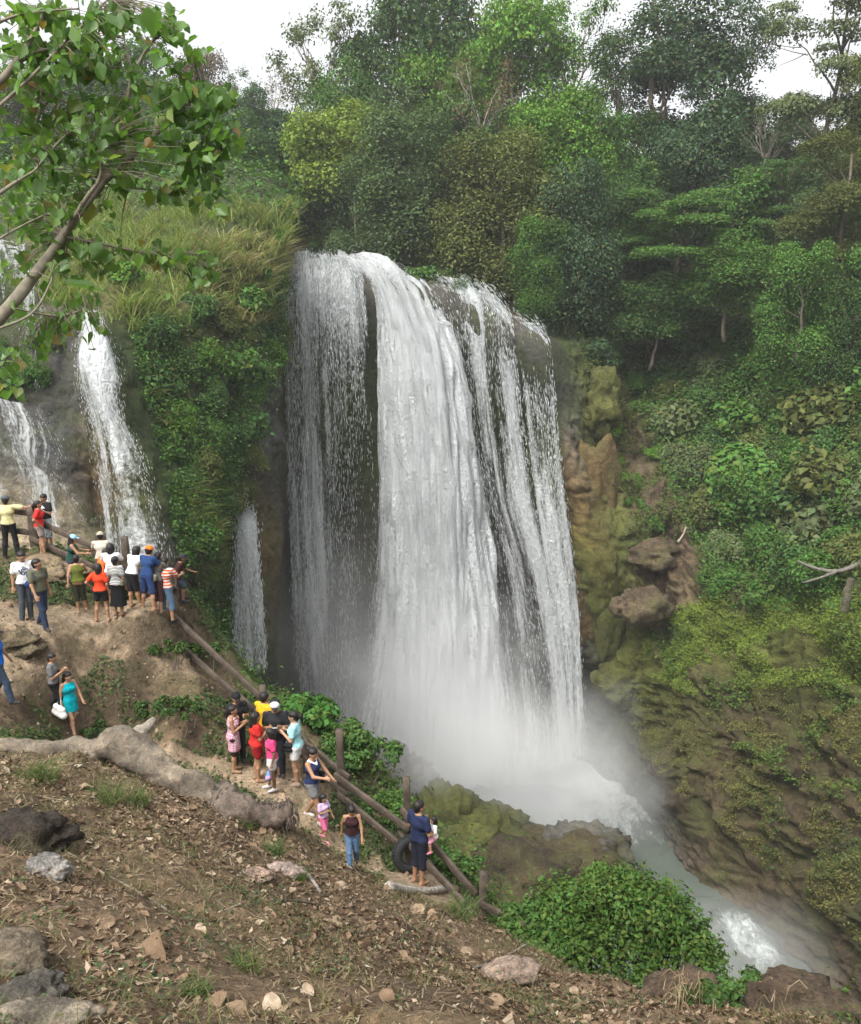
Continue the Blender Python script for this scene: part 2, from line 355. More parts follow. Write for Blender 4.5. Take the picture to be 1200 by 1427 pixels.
PATH3 = np.array([at(*c)[:2] for c in [(90, 1023, 17.3), (200, 1045, 16.7), (280, 1062, 16.8), (370, 1088, 16.4), (420, 1115, 16.0), (440, 1160, 15.5), (495, 1208, 15.0), (583, 1232, 14.6), (640, 1262, 13.6)]])
def pl_d(x, y, L):
    p = np.stack([x, y], -1); best = np.full(x.shape, 1e9)
    for a, b in zip(L[:-1], L[1:]):
        ab = b - a; t = np.clip(((p - a) @ ab) / (ab @ ab), 0, 1); best = np.minimum(best, np.linalg.norm(p - a - t[..., None] * ab, axis=-1))
    return best
def pathmask(x, y):
    n = 0.35 * fbm(np.stack([x, y, 0 * x], -1), 1.1, 3, 77)
    a = sm(1.05, 0.6, pl_d(x, y, PATH) + n); b = sm(0.9, 0.5, pl_d(x, y, PATH2) + n); c = sm(0.75, 0.4, pl_d(x, y, PATH3) + n)
    return np.maximum(np.maximum(a, b), c)
STEPS = [(np.array([at(*c)[:2] for c in [(85, 884, 18.2), (130, 878, 18.6), (190, 882, 18.75), (246, 868, 19.5)]]), 0.62), (np.array([at(*c)[:2] for c in [(95, 915, 17.75), (160, 930, 17.9), (215, 955, 17.9)]]), 0.35),
         (np.array([at(*c)[:2] for c in [(340, 1112, 16.0), (385, 1108, 16.05), (425, 1112, 16.1)]]), 0.3),
         (np.array([at(*c)[:2] for c in [(-40, 905, 17.3), (30, 893, 17.6), (88, 905, 17.75)]]), 0.3), (np.array([at(*c)[:2] for c in [(215, 985, 17.4), (255, 1000, 17.3), (300, 1015, 17.5)]]), 0.22)]
def step_d(x, y, L):
    p = np.stack([x, y], -1); n = 0.14 * fbm(np.stack([x, y, 0 * x], -1), 1.6, 3, 91); best = np.full(x.shape, 1e9); sg = np.zeros(x.shape); end = np.zeros(x.shape)
    for a, b in zip(L[:-1], L[1:]):
        ab = b - a; tt = (p - a) @ ab / (ab @ ab); t_ = np.clip(tt, 0, 1); d = np.linalg.norm(p - a - t_[..., None] * ab, axis=-1); s = -np.sign(ab[0] * (p[..., 1] - a[1]) - ab[1] * (p[..., 0] - a[0])); m = d < best
        best = np.where(m, d, best); sg = np.where(m, s, sg)
    e0 = np.minimum(np.linalg.norm(p - L[0], axis=-1), np.linalg.norm(p - L[-1], axis=-1)); along = np.clip(((p - L[0]) @ (L[-1] - L[0])) / ((L[-1] - L[0]) @ (L[-1] - L[0])), -1, 2)
    return best * sg + n, sm(-0.08, 0.1, along) * sm(1.08, 0.9, along)
def ground_z(x, y, detail=True):
    x = np.asarray(x, float); y = np.asarray(y, float); sh = x.shape; xf, yf = x.ravel(), y.ravel()
    z = np.zeros_like(xf)
    for i in range(0, len(xf), 20000):
        X = np.stack([xf[i:i + 20000], yf[i:i + 20000]], -1); d = np.linalg.norm(X[:, None] - CW[None, :, :2], axis=-1)
        z[i:i + 20000] = np.where(d > 0, d * d * np.log(np.maximum(d, 1e-9)), 0) @ _tw[:len(CW)] + _tw[-3] + X @ _tw[-2:]
    z = np.clip(z, -16, 3)
    e = edge_d(xf, yf)
    z = z - np.where(e > 0, 0.7 * e + 1.3 * np.maximum(0, e - 0.4), 0)
    for L, A in STEPS:
        d, q = step_d(xf, yf, L); z = z - A * sm(-0.02, 0.3, d) * np.exp(-np.maximum(d, 0) / 1.0) * q
    if detail:
        p = np.stack([xf, yf, 0 * xf], -1); m = pathmask(xf, yf)
        z = z + (1 - 0.75 * m) * (0.16 * fbm(p, 0.7, 4, 50) + 0.05 * fbm(p, 3.0, 3, 54)) + 0.025 * fbm(p, 2.2, 4, 60) + (1 - m) * sm(14, 15.5, yf) * 0.13 * (fbm(p, 1.5, 4, 52, 0.55, True) - .5)
        z = z + sm(2, 8, e) * 1.5 * fbm(np.stack([xf, yf, z], -1), 0.25, 4, 61)
    return np.maximum(z, -47).reshape(sh)
def ground_at(px, py, y0=2.0, y1=40.0):
    """where the sight line through a spot of the photo first meets the hillside"""
    Y = np.arange(y0, y1, 0.04); P = np.stack([at(px, py, q) for q in Y]); below = P[:, 2] <= ground_z(P[:, 0], P[:, 1])
    i = int(np.argmax(below)) if below.any() else len(Y) - 1
    return P[i]
gx = np.r_[np.arange(-40, -17, 0.5), np.arange(-17, 9, 0.085), np.arange(9, 34, 0.5)]
gy = np.r_[np.arange(-12, -1, 0.5), np.arange(-1, 24, 0.085), np.arange(24, 60, 0.5)]
GX, GY = np.meshgrid(gx, gy, indexing='ij')
GZ = ground_z(GX, GY)
GE = edge_d(GX, GY); GM = pathmask(GX, GY)
earth = np.array([0.145, 0.10, 0.062]); tan = np.array([0.285, 0.215, 0.145]); green = np.array([0.055, 0.075, 0.022])
_pn = fbm(np.stack([GX, GY, GZ], -1), 0.6, 4, 70)
gc = earth * (1 + 0.4 * _pn[..., None])
mid = sm(11.5, 13.5, GY) * (1 - GM)
gc = gc + (np.array([0.095, 0.078, 0.043]) - gc) * (0.8 * mid * sm(-0.5, 0.3, _pn))[..., None]
gc = gc + (tan * (1 + 0.2 * _pn[..., None]) - gc) * GM[..., None]
gc = gc + (green - gc) * sm(-0.6, 0.3, GE + 0.4 * _pn)[..., None]
gs = np.hypot(np.gradient(GZ, gx, axis=0), np.gradient(GZ, gy, axis=1))
gc = gc + (np.array([0.105, 0.078, 0.05]) * (1 + .3 * _pn[..., None]) - gc) * (0.85 * sm(0.9, 1.5, gs) * (GE < 0))[..., None]
o = link('ground', mesh('ground', np.stack([GX, GY, GZ], -1).reshape(-1, 3), gridfaces(len(gx), len(gy)), M_ground, col=np.clip(gc, 0.02, 1).reshape(-1, 3)))
tag(o, kind='structure')

# ------------------------------------------------------------------ pool and river
t = NT('river_water'); c = t.coords(); den = t.attr('col').outputs['Color']
n = t.noise(t.mapped(c, (1, 0.5, 1)), 0.6, 8, 0.75, 1.8); n2 = t.noise(t.mapped(c, (1.2, .6, 1)), 2.2, 7, 0.8, 1.2)
foam = t.math('MULTIPLY', t.math('ADD', t.math('ADD', t.math('MULTIPLY', t.n('SeparateColor', Color=den).outputs[0], 1.3), t.math('MULTIPLY', n, 1.9)), t.math('MULTIPLY_ADD', n2, 1.5, -2.2)), 1.9)
foam = t.n('Clamp', Value=foam).outputs[0]
b1 = t.n('BsdfPrincipled', Base__Color=(0.085, 0.10, 0.083, 1), Roughness=0.25, Normal=t.bump(t.math('ADD', n, n2), 0.5, 0.3))
b2 = t.n('BsdfPrincipled', Base__Color=(0.58, 0.62, 0.61, 1), Roughness=0.9, Normal=t.bump(n2, 0.6, 0.3))
M_river = t.done(t.n('MixShader', i0=foam, i1=b1.outputs[0], i2=b2.outputs[0]).outputs[0])
WZ = -44.3
rx, ry = np.meshgrid(np.arange(-40, 46, 0.4), np.arange(18, 84, 0.4), indexing='ij')
rp = np.stack([rx, ry, 0 * rx], -1)
fx = sm(17, 4, np.hypot((rx - 4.5) / 1.4, (ry - 73) / 1.0))
rap = at(1040, 1315, 53)
ra = 0.66 * sm(4.5, 0.2, np.hypot((rx - rap[0] + 0.3 * (ry - rap[1])) / 0.8, (ry - rap[1]) / 1.3))
rz = WZ + 0.25 * fbm(rp, 0.35, 4, 80) * (0.4 + fx + 2.0 * ra) + 0.9 * ra * sm(-3, 3, ry - rap[1]) + 0.8 * ra * fbm(rp, 0.6, 3, 83, 0.5, True)
fo = np.clip(np.maximum(fx, 1.0 * ra), 0, 1)
o = link('water', mesh('water', np.stack([rx, ry, rz], -1).reshape(-1, 3), gridfaces(*rx.shape), M_river, col=np.repeat(fo.reshape(-1, 1), 3, 1)))
tag(o, kind='structure')

# ------------------------------------------------------------------ rocks
def ico(sub):
    import bmesh
    bm = bmesh.new(); bmesh.ops.create_icosphere(bm, subdivisions=sub, radius=1.0)
    V = np.array([v.co[:] for v in bm.verts]); F = np.array([[v.index for v in f.verts] for f in bm.faces]); bm.free(); return V, F
ICO = {k: ico(k) for k in (1, 2, 3, 4, 5, 6)}
def rock(name, pos, size, col, label, mat, group=None, sub=4, rough=0.35, seed=0, rot=0.0, cat='rock', ridg=0.15):
    V, F = ICO[sub]; d = fbm(V + seed * 3.7, 0.9, 5, seed) * rough + ridg * fbm(V + seed, 2.0, 4, seed + 5, 0.55, True)
    P = V * (1 + d)[:, None] * np.asarray(size); c, s = math.cos(rot), math.sin(rot)
    P = P @ np.array([[c, s, 0], [-s, c, 0], [0, 0, 1]])
    C = np.asarray(col) * (1 + 0.4 * fbm(P, 1.2 / max(size), 4, seed + 9)[:, None])
    o = link(name, mesh(name, P, F, mat, col=np.clip(C, 0.02, 1)), loc=pos)
    return tag(o, label, cat, group)
ZB = WZ
def rk(px, py, Y, size, col, label, seed, **k):
    return rock('boulder', at(px, py, Y), size, CC[col], label, M_boulder, seed=seed, cat='boulder', **{**dict(rough=.42, ridg=.2), **k})
rk(612, 1165, 63.5, (3.6, 3.2, 4.2), 'm', 'tall mossy olive boulder with a knobbed top at the left edge of the plunge pool', 1, sub=5)
rk(668, 1180, 62.0, (4.2, 3.4, 3.0), 'm', 'mid-height mossy boulder between the knobbed boulder and the smooth grey one', 2, sub=5)
rk(765, 1210, 60.5, (5.6, 3.6, 2.6), 'n', 'long low brown boulder lying in front of the pool above the green bush', 3, sub=5)
rk(815, 1195, 61.5, (3.6, 2.8, 2.4), 'w', 'smooth dark wet boulder at the right tip of the boulder heap beside the river', 4, sub=5)
rk(555, 1085, 68.0, (3.0, 2.4, 3.0), 'w', 'grey wet boulder half lost in the spray at the foot of the falls', 5, sub=5)
rk(690, 1235, 58.0, (5.0, 3.2, 2.4), 'n', 'flat brown rock shelf below the mossy boulders just beyond the wooden fence', 6, sub=5)
rk(600, 1205, 60.0, (4.5, 3.2, 3.0), 'm', 'rounded mossy rock low down behind the man carrying a toddler', 7, sub=5)
rk(908, 772, 73.6, (1.7, 1.2, 1.0), 'b', 'pale limestone block jutting over a dark hollow in the right cliff', 8)
rk(893, 845, 70.5, (2.3, 1.5, 1.5), 'b', 'large pale flaky limestone rock lying on the right cliff above the moss bank', 9)
rk(822, 770, 77.2, (2.0, 1.9, 8.6), 'o', 'tall smooth ochre rock flank standing against the right edge of the main falls', 10, sub=5, ridg=.08)
rk(852, 830, 75.6, (1.5, 1.6, 5.6), 'm', 'mossy olive rock rib right of the tall ochre flank beside the falls', 11, sub=5, ridg=.08)
rk(835, 560, 79.5, (1.7, 1.5, 2.6), 'm', 'rounded mossy knob above the ochre flank beside the falls', 12, sub=5)
rk(868, 955, 72.6, (2.2, 1.8, 1.6), 'm', 'mossy overhanging rock just below the pale flaky rock at the foot of the ochre flank', 13, sub=5)
# ------------------------------------------------------------------ waterfalls
def fallmat(name, seed):
    t = NT(name); uv = t.n('UVMap').outputs[0]; den = t.n('SeparateColor', Color=t.attr('col').outputs['Color']).outputs[0]
    off = t.n('VectorMath', _operation='ADD', i0=uv, i1=(seed * 13.7, seed * 7.1, 0)).outputs[0]
    n1 = t.noise(t.mapped(off, (0.75, 0.045, 1)), 1.0, 5, 0.6, 0.15)
    n2 = t.noise(t.mapped(off, (3.2, 0.35, 1)), 1.0, 6, 0.7, 0.1)
    n3 = t.noise(t.mapped(off, (8.0, 3.0, 1)), 1.0, 3, 0.7)
    s = t.math('ADD', t.math('MULTIPLY_ADD', n1, 3.2, -1.6), t.math('ADD', t.math('MULTIPLY_ADD', n2, 1.7, -0.85), t.math('MULTIPLY_ADD', n3, 1.0, -0.5)))
    a = t.math('MULTIPLY', t.math('ADD', s, t.math('MULTIPLY_ADD', den, 1.7, -0.85)), 1.5)
    a = t.n('Clamp', Value=t.math('ADD', a, 0.35)).outputs[0]
    a = t.math('MULTIPLY', a, t.n('Clamp', Value=t.math('MULTIPLY', den, 8.0)).outputs[0])
    b = t.n('BsdfPrincipled', Base__Color=t.ramp(t.math('ADD', t.math('MULTIPLY', n2, .55), t.math('MULTIPLY', n3, .45)), [(0.34, (0.50, 0.55, 0.56)), (0.46, (0.80, 0.83, 0.83)), (0.60, (0.90, 0.92, 0.92))]), Roughness=0.7, Normal=t.bump(t.math('ADD', n2, n3), 1.0, 0.5))
    tr = t.n('BsdfTranslucent', Color=(0.85, 0.88, 0.88, 1))
    m = t.n('MixShader', i0=0.3, i1=b.outputs[0], i2=tr.outputs[0]).outputs[0]
    return t.done(t.n('MixShader', i0=a, i1=t.n('BsdfTransparent').outputs[0], i2=m).outputs[0])
M_fall = [fallmat('falling_water', 1), fallmat('falling_water_back', 2), fallmat('falling_water_fine', 3)]
t = NT('water_drops'); b = t.n('BsdfPrincipled', Base__Color=(0.78, 0.81, 0.81, 1), Roughness=0.6); tr = t.n('BsdfTranslucent', Color=(0.85, 0.88, 0.88, 1))
M_drop = t.done(t.n('MixShader', i0=0.35, i1=b.outputs[0], i2=tr.outputs[0]).outputs[0])

def stream(root, name, cols, nd, layers=2, wob=0.25, lump=0.35, flen=(0.2, 0.8), fw=(0.015, 0.042), out=0.4):
    """cols: list of edges across the flow; each a list of (px, py, Y, density) from lip to foot"""
    G = np.array([[np.r_[at(*p[:3]), p[3]] for p in c] for c in cols])
    wid = np.linalg.norm(G[-1, :, :3] - G[0, :, :3], axis=-1).max(); hei = np.linalg.norm(np.diff(G[0, :, :3], axis=0), axis=-1).sum()
    nu, nv = max(14, int(wid / 0.22)), max(40, int(hei / 0.25))
    L = loft(G, nu, nv); P0 = L[..., :3]; D = np.clip(L[..., 3], 0, 1.2)
    N = gnormals(P0); N[(N * -P0).sum(-1) < 0] *= -1
    U = np.linspace(0, wid, nu)[:, None] + 0 * D; Vv = np.linspace(0, hei, nv)[None] + 0 * D
    q = np.stack([U * 1.0, Vv * 0.10, 0 * U], -1)
    for k in range(layers):
        d = lump * fbm(q, 0.9, 4, 101 + k * 7) + wob * fbm(np.stack([U * 2.5, Vv * 0.25, 0 * U], -1), 1.0, 3, 131 + k)
        P = P0 + N * (d + out - 0.55 * k)[..., None]
        edge = np.minimum(np.arange(nu), np.arange(nu)[::-1])[:, None] / (nu * 0.12)
        den = D * np.clip(0.35 + edge, 0, 1) if wid > 1 else D
        me = mesh(name, P.reshape(-1, 3), gridfaces(nu, nv), M_fall[k % 3], col=np.repeat(den.reshape(-1, 1), 3, 1), uv=np.stack([U, Vv], -1).reshape(-1, 2))
        link(name, me, root)
    # flying threads and drops in front of and between the sheets
    iu = RNG.uniform(0, nu - 1.01, nd * 3); iv = RNG.uniform(0.02 * nv, nv - 1.01, nd * 3)
    a, b = iu.astype(int), iv.astype(int)
    keep = RNG.uniform(size=nd * 3) < 0.15 + 0.85 * D[a, b]; keep &= D[a, b] > 0.08
    clump = fbm(np.stack([U[a, b] * 1.6, Vv[a, b] * 0.12, 0 * iu], -1), 1.0, 3, 141); keep &= clump > RNG.uniform(-0.9, 0.5, nd * 3)
    a, b, iu, iv = [x[keep][:nd] for x in (a, b, iu, iv)]
    fu, fv = (iu - a)[:, None], (iv - b)[:, None]
    C = P0[a, b] * (1 - fu) * (1 - fv) + P0[a + 1, b] * fu * (1 - fv) + P0[a, b + 1] * (1 - fu) * fv + P0[a + 1, b + 1] * fu * fv
    C = C + N[a, b] * RNG.normal(out, 0.35 if out < .8 else .22, (len(C), 1)) + RNG.normal(0, 0.06, C.shape)
    T = unit(P0[a, b + 1] - P0[a, b] + 1e-6); S = unit(np.cross(T, rdir(len(C))))
    l = RNG.uniform(*flen, len(C))[:, None]; wd = RNG.uniform(*fw, len(C))[:, None]
    S2 = np.cross(T, S)
    V = np.stack([C - T * l * .5, C + S * wd * .5, C + S2 * wd * .5, C - (S + S2) * wd * .4, C + T * l * .5], 1)
    f = np.array([[0, 1, 2], [0, 2, 3], [0, 3, 1], [4, 2, 1], [4, 3, 2], [4, 1, 3]])
    F = (np.arange(len(C))[:, None, None] * 5 + f).reshape(-1, 3)
    o = link('flying_drops', mesh('flying_drops', V.reshape(-1, 3), F, M_drop, smooth=True), root); o['kind'] = 'stuff'

r = thing('waterfall', at(600, 1075, 76), 'great main waterfall plunging over the curved cliff lip into a white misty pool', 'waterfall')
r.location = (0, 0, 0)
stream(r, 'central_stream', [
 [(462, 366, 84.5, .55), (500, 377, 80, .7), (524, 420, 77.6, .8), (530, 500, 76.4, .85), (532, 650, 75.4, .9), (528, 800, 74.8, .85), (515, 930, 74.2, .8), (490, 1085, 73.5, .8)],
 [(482, 364, 84.3, .7), (530, 382, 79.5, .9), (560, 430, 77, 1.05), (578, 520, 75, 1.1), (584, 650, 74, 1.05), (585, 800, 73.3, 1), (580, 930, 72.8, 1), (570, 1095, 72, 1)],
 [(505, 366, 83.5, .7), (562, 390, 79.2, .95), (600, 445, 76.4, 1.05), (620, 530, 74.4, 1.1), (632, 650, 73.4, 1.05), (640, 800, 72.8, 1), (645, 930, 72.4, 1), (645, 1095, 71.6, 1)],
 [(535, 376, 82.5, .4), (585, 400, 79, .6), (626, 470, 76.6, .75), (648, 550, 75.4, .85), (668, 650, 74.8, .85), (690, 790, 74.2, .8), (703, 930, 73.8, .8), (714, 1090, 73, .8)]], 7000, 2, 0.4, 0.6, (0.15, 0.5), (0.012, 0.035))
stream(r, 'left_curtain', [
 [(393, 356, 82, .4), (397, 400, 78.9, .5), (400, 500, 78.3, .45), (403, 650, 78, .4), (409, 800, 78, .4), (416, 920, 77.5, .4), (428, 1010, 77, .4)],
 [(425, 356, 82, .5), (428, 398, 78.6, .6), (430, 500, 78, .42), (434, 650, 77.7, .42), (440, 800, 77.5, .6), (446, 920, 77.2, .55), (455, 1030, 76.8, .5)],
 [(462, 363, 81.5, .6), (470, 400, 78.3, .65), (474, 500, 77.8, .28), (478, 650, 77.5, .12), (482, 800, 77.4, .16), (484, 920, 77, .2), (485, 1040, 76.6, .4)],
 [(497, 374, 80.6, .5), (507, 408, 78.4, .55), (514, 500, 78, .5), (520, 650, 77.8, .3), (528, 800, 77.8, .2), (532, 920, 77.4, .4), (532, 1050, 77, .5)]], 14000, 2, 0.2, 0.25)
stream(r, 'right_curtain', [
 [(582, 390, 80, .2), (602, 420, 77.9, .25), (632, 500, 77.1, .25), (652, 600, 76.5, .2), (668, 700, 76, .2), (684, 800, 75.6, .3), (699, 930, 75.2, .4), (710, 1080, 74.8, .5)],
 [(612, 392, 80, .35), (634, 425, 77.6, .5), (648, 510, 77, .45), (661, 610, 76.4, .32), (680, 700, 75.9, .22), (705, 800, 75.5, .3), (720, 930, 75.1, .4), (732, 1075, 74.7, .5)],
 [(640, 396, 79.8, .5), (664, 428, 77.4, .6), (673, 510, 76.8, .5), (683, 610, 76.2, .35), (697, 700, 75.7, .3), (722, 800, 75.3, .42), (740, 920, 75, .4), (752, 1070, 74.6, .6)],
 [(656, 399, 79.6, .4), (683, 436, 77.2, .4), (690, 515, 76.6, .18), (699, 610, 76.1, .12), (709, 700, 75.6, .35), (735, 800, 75.2, .35), (753, 910, 74.9, .3), (766, 1065, 74.5, .5)],
 [(667, 404, 79.3, .55), (697, 443, 77, .75), (708, 515, 76.5, .7), (719, 615, 76, .55), (730, 700, 75.6, .75), (750, 800, 75.2, .7), (770, 915, 74.9, .65), (784, 1060, 74.5, .6)],
 [(677, 411, 79.2, .3), (707, 451, 77, .35), (720, 520, 76.5, .3), (733, 620, 76, .2), (745, 700, 75.6, .5), (768, 800, 75.2, .6), (786, 900, 74.9, .6), (800, 1055, 74.5, .6)]], 6500, 2, 0.25, 0.3, out=0.5)
stream(r, 'outer_curtain', [
 [(708, 450, 78.6, .3), (722, 470, 77.2, .5), (730, 540, 76.6, .38), (738, 620, 76.2, .34), (746, 690, 75.9, .5), (764, 800, 75.5, .55), (778, 900, 75.2, .55), (788, 1045, 75, .5)],
 [(728, 455, 78.6, .4), (745, 475, 77, .6), (753, 540, 76.4, .5), (760, 620, 76, .42), (768, 690, 75.7, .6), (784, 800, 75.3, .65), (795, 900, 75, .65), (803, 1050, 74.8, .6)],
 [(742, 458, 78.6, .3), (760, 482, 77, .5), (770, 540, 76.5, .45), (777, 620, 76.1, .4), (785, 690, 75.8, .5), (799, 800, 75.4, .45), (806, 900, 75.1, .45), (812, 1050, 75, .4)]], 4000, 2, 0.2, 0.25, out=0.5)
r = thing('waterfall', (0, 0, 0), 'narrow twin-stranded cascade down the tan rock at left behind the crowd at the railing', 'waterfall')
stream(r, 'stream', [
 [(106, 438, 54.2, .15), (117, 500, 51.6, .2), (132, 580, 50.2, .2), (150, 670, 48.8, .4), (165, 780, 47.6, .4)],
 [(112, 446, 54.2, .85), (127, 505, 51.4, .8), (147, 585, 50, .55), (168, 670, 48.6, .35), (182, 780, 47.4, .45)],
 [(118, 456, 54.2, .8), (138, 515, 51.3, .8), (158, 595, 49.9, .75), (182, 670, 48.4, .6), (203, 780, 47.2, .65)],
 [(122, 462, 54.4, .15), (145, 525, 51.4, .1), (168, 600, 50, .2), (194, 680, 48.6, .3), (217, 785, 47.6, .4)]], 2200, 2, 0.12, 0.15, (0.1, 0.35), (0.01, 0.022), out=1.0)
r = thing('waterfall', (0, 0, 0), 'slender white spout dropping from a mossy ledge left of the main falls', 'waterfall')
stream(r, 'stream', [
 [(338, 716, 60.5, .7), (335, 740, 59.2, .7), (331, 800, 58.7, .55), (329, 860, 58.4, .5), (328, 930, 58.2, .4)],
 [(344, 716, 60.5, 1), (344, 740, 59, 1), (346, 800, 58.5, .8), (348, 860, 58.2, .7), (350, 930, 58, .6)],
 [(350, 718, 60.5, .7), (354, 742, 59.2, .7), (362, 800, 58.7, .55), (368, 860, 58.4, .5), (373, 930, 58.2, .4)]], 2500, 2, 0.1, 0.12, (0.2, 0.5), (0.02, 0.05))
r = thing('waterfall', (0, 0, 0), 'thin veil of water sliding over the grey rock at the far left', 'waterfall')
stream(r, 'stream', [
 [(-60, 560, 49.5, .35), (-55, 600, 47, .3), (-40, 660, 45.9, .35), (-20, 740, 45, .4)],
 [(0, 575, 49, .35), (8, 610, 46.9, .3), (30, 660, 46.0, .4), (50, 740, 45.4, .35)],
 [(30, 582, 49, .5), (50, 630, 46.7, .55), (66, 672, 46.3, .5), (100, 740, 45.3, .35)],
 [(40, 585, 49.3, .2), (70, 640, 47, .2), (95, 690, 46.4, .5), (112, 745, 45.5, .4)]], 500, 1, 0.08, 0.1, (0.1, 0.3), (0.006, 0.014), out=0.9)
r = thing('waterfall', (0, 0, 0), 'white upper tier of water seen through the leaves at the left edge', 'waterfall')
stream(r, 'stream', [
 [(-30, 330, 62, 0.40), (-25, 360, 57, 0.40), (-20, 400, 54.5, 0.35), (-20, 470, 52.8, 0.25), (-20, 545, 51, 0.25)],
 [(20, 345, 61, 0.45), (25, 370, 57, 0.45), (32, 400, 54.6, 0.40), (38, 470, 52.8, 0.25), (40, 545, 51, 0.25)],
 [(45, 352, 61, 0.35), (52, 375, 57, 0.40), (62, 402, 54.8, 0.30), (58, 470, 53, 0.25), (60, 545, 51.2, 0.20)]], 500, 2, 0.1, 0.15, (0.1, 0.35), (0.012, 0.03))

# ------------------------------------------------------------------ spray hanging over the pool
def mistbox(name, c, rad, dens, seed, zfall=0.0):
    V, F = ICO[3]
    t = NT(name + '_volume'); co = t.coords(); 
    ln = t.n('VectorMath', _operation='LENGTH', i0=co).outputs['Value']
    n = t.noise(t.n('VectorMath', _operation='MULTIPLY', i0=co, i1=rad).outputs[0], 0.16, 4, 0.6, 0.4)
    f = t.n('MapRange', Value=t.math('ADD', ln, t.math('MULTIPLY_ADD', n, 0.9, -0.45))); f.interpolation_type = 'SMOOTHSTEP'
    f.inputs['From Min'].default_value = 0.85; f.inputs['From Max'].default_value = 0.08; f.inputs['To Min'].default_value = 0; f.inputs['To Max'].default_value = dens
    v = t.n('VolumePrincipled', Color=(0.995, 0.995, 0.995, 1), Density=f.outputs[0], Anisotropy=0.2)
    m = t.done(v.outputs[0], True)
    o = link(name, mesh(name, V * 1.02, F, m), loc=tuple(c)); o.scale = rad
    return tag(o, kind='stuff')
mistbox('mist', at(620, 1010, 67.5), (15, 5.0, 17), 0.17, 1)
mistbox('mist', at(735, 1065, 66.5), (17, 7.0, 10), 0.21, 2)
mistbox('mist', at(480, 940, 71), (9, 5, 18), 0.10, 3)
mistbox('mist', at(1055, 1345, 50.5), (10, 9, 5.5), 0.12, 4)
mistbox('mist', at(850, 1120, 65), (10, 6, 8), 0.08, 5)
# thin pale air that fades the far trees
V = np.array([[x, y, z] for x in (-190, 190) for y in (-40, 172) for z in (-49, 62)], float)
_, F = box((0, 0, 0), (1, 1, 1))
t = NT('hazy_air'); M_haze = t.done(t.n('VolumePrincipled', Color=(0.97, 0.98, 1.0, 1), Density=0.0004, Anisotropy=0.2).outputs[0], True)
o = link('haze', mesh('haze', V, F, M_haze, smooth=False)); tag(o, kind='stuff')
# ------------------------------------------------------------------ vegetation: foliage builders
M_leaf = leafmat('foliage')
M_bark = simple('bark', (0.16, 0.13, 0.10), 0.9, 0.4, 3.0, 0.6, 0.05, stretch=(1, 1, 0.25))
M_palebark = simple('pale_bark', (0.24, 0.21, 0.175), 0.9, 0.35, 3.0, 0.6, 0.05, stretch=(1, 1, 0.25))
def leaves(C, N, size, asp=0.55, rng=RNG, fold=0.18):
    """folded diamond leaves at C facing N"""
    n = len(C); size = np.broadcast_to(np.asarray(size, float), (n,))[:, None]
    a = unit(np.cross(N, rdir(n, rng))); b = np.cross(N, a)
    up = N * size * fold
    V = np.stack([C - a * size * .5, C + b * size * asp * .5 + up, C + a * size * .5, C - b * size * asp * .5 + up], 1)
    F = np.arange(n)[:, None] * 4 + np.array([0, 1, 2, 3])
    return V.reshape(-1, 3), F
def blobs_leaves(B, nleaf, size, rng, droop=0.0, upb=0.55, shell=0.32, flat=1.0):
    """leaf cloud on the outer upper shells of blobs B = [(x,y,z,r)]"""
    B = np.asarray(B); wgt = B[:, 3] ** 2; k = rng.choice(len(B), nleaf, p=wgt / wgt.sum())
    d = rdir(nleaf, rng); d[:, 2] = np.where(d[:, 2] < -0.35, -d[:, 2], d[:, 2])
    r = B[k, 3] * (1 + rng.normal(0, shell * .55, nleaf)) * (1 + 0.30 * noise3(B[k, :3] * 3 + d * 2.6, 3))
    C = B[k, :3] + d * r[:, None] * np.array([1, 1, flat])
    if droop: C[:, 2] -= droop * rng.exponential(1.0, nleaf) * B[k, 3] * np.clip(1 - d[:, 2], 0, 1)
    N = unit(d * 0.7 + np.array([0, 0, upb]) + rng.normal(0, 0.5, (nleaf, 3)))
    V, F = leaves(C, N, size * rng.uniform(0.6, 1.35, nleaf), rng.uniform(0.45, 0.7), rng)
    rb = rng.uniform(0, 1, len(B)); rn = np.clip(0.35 * rb[k] + 0.65 * rng.uniform(0, 1, nleaf), 0, 1)
    return V, F, np.repeat(rn, 4)
def limb(p, q, r0, r1, rng, n=7, sag=0.1, seg=6):
    p, q = np.asarray(p, float), np.asarray(q, float); L = np.linalg.norm(q - p); t = np.linspace(0, 1, n)[:, None]
    w = rng.normal(0, sag * L / 3, (n, 3)); w[0] = 0; w = np.cumsum(w, 0) * 0.5; w -= t * w[-1]
    return tube(p + (q - p) * t + w, r0 + (r1 - r0) * t[:, 0], seg)
TREES = {}
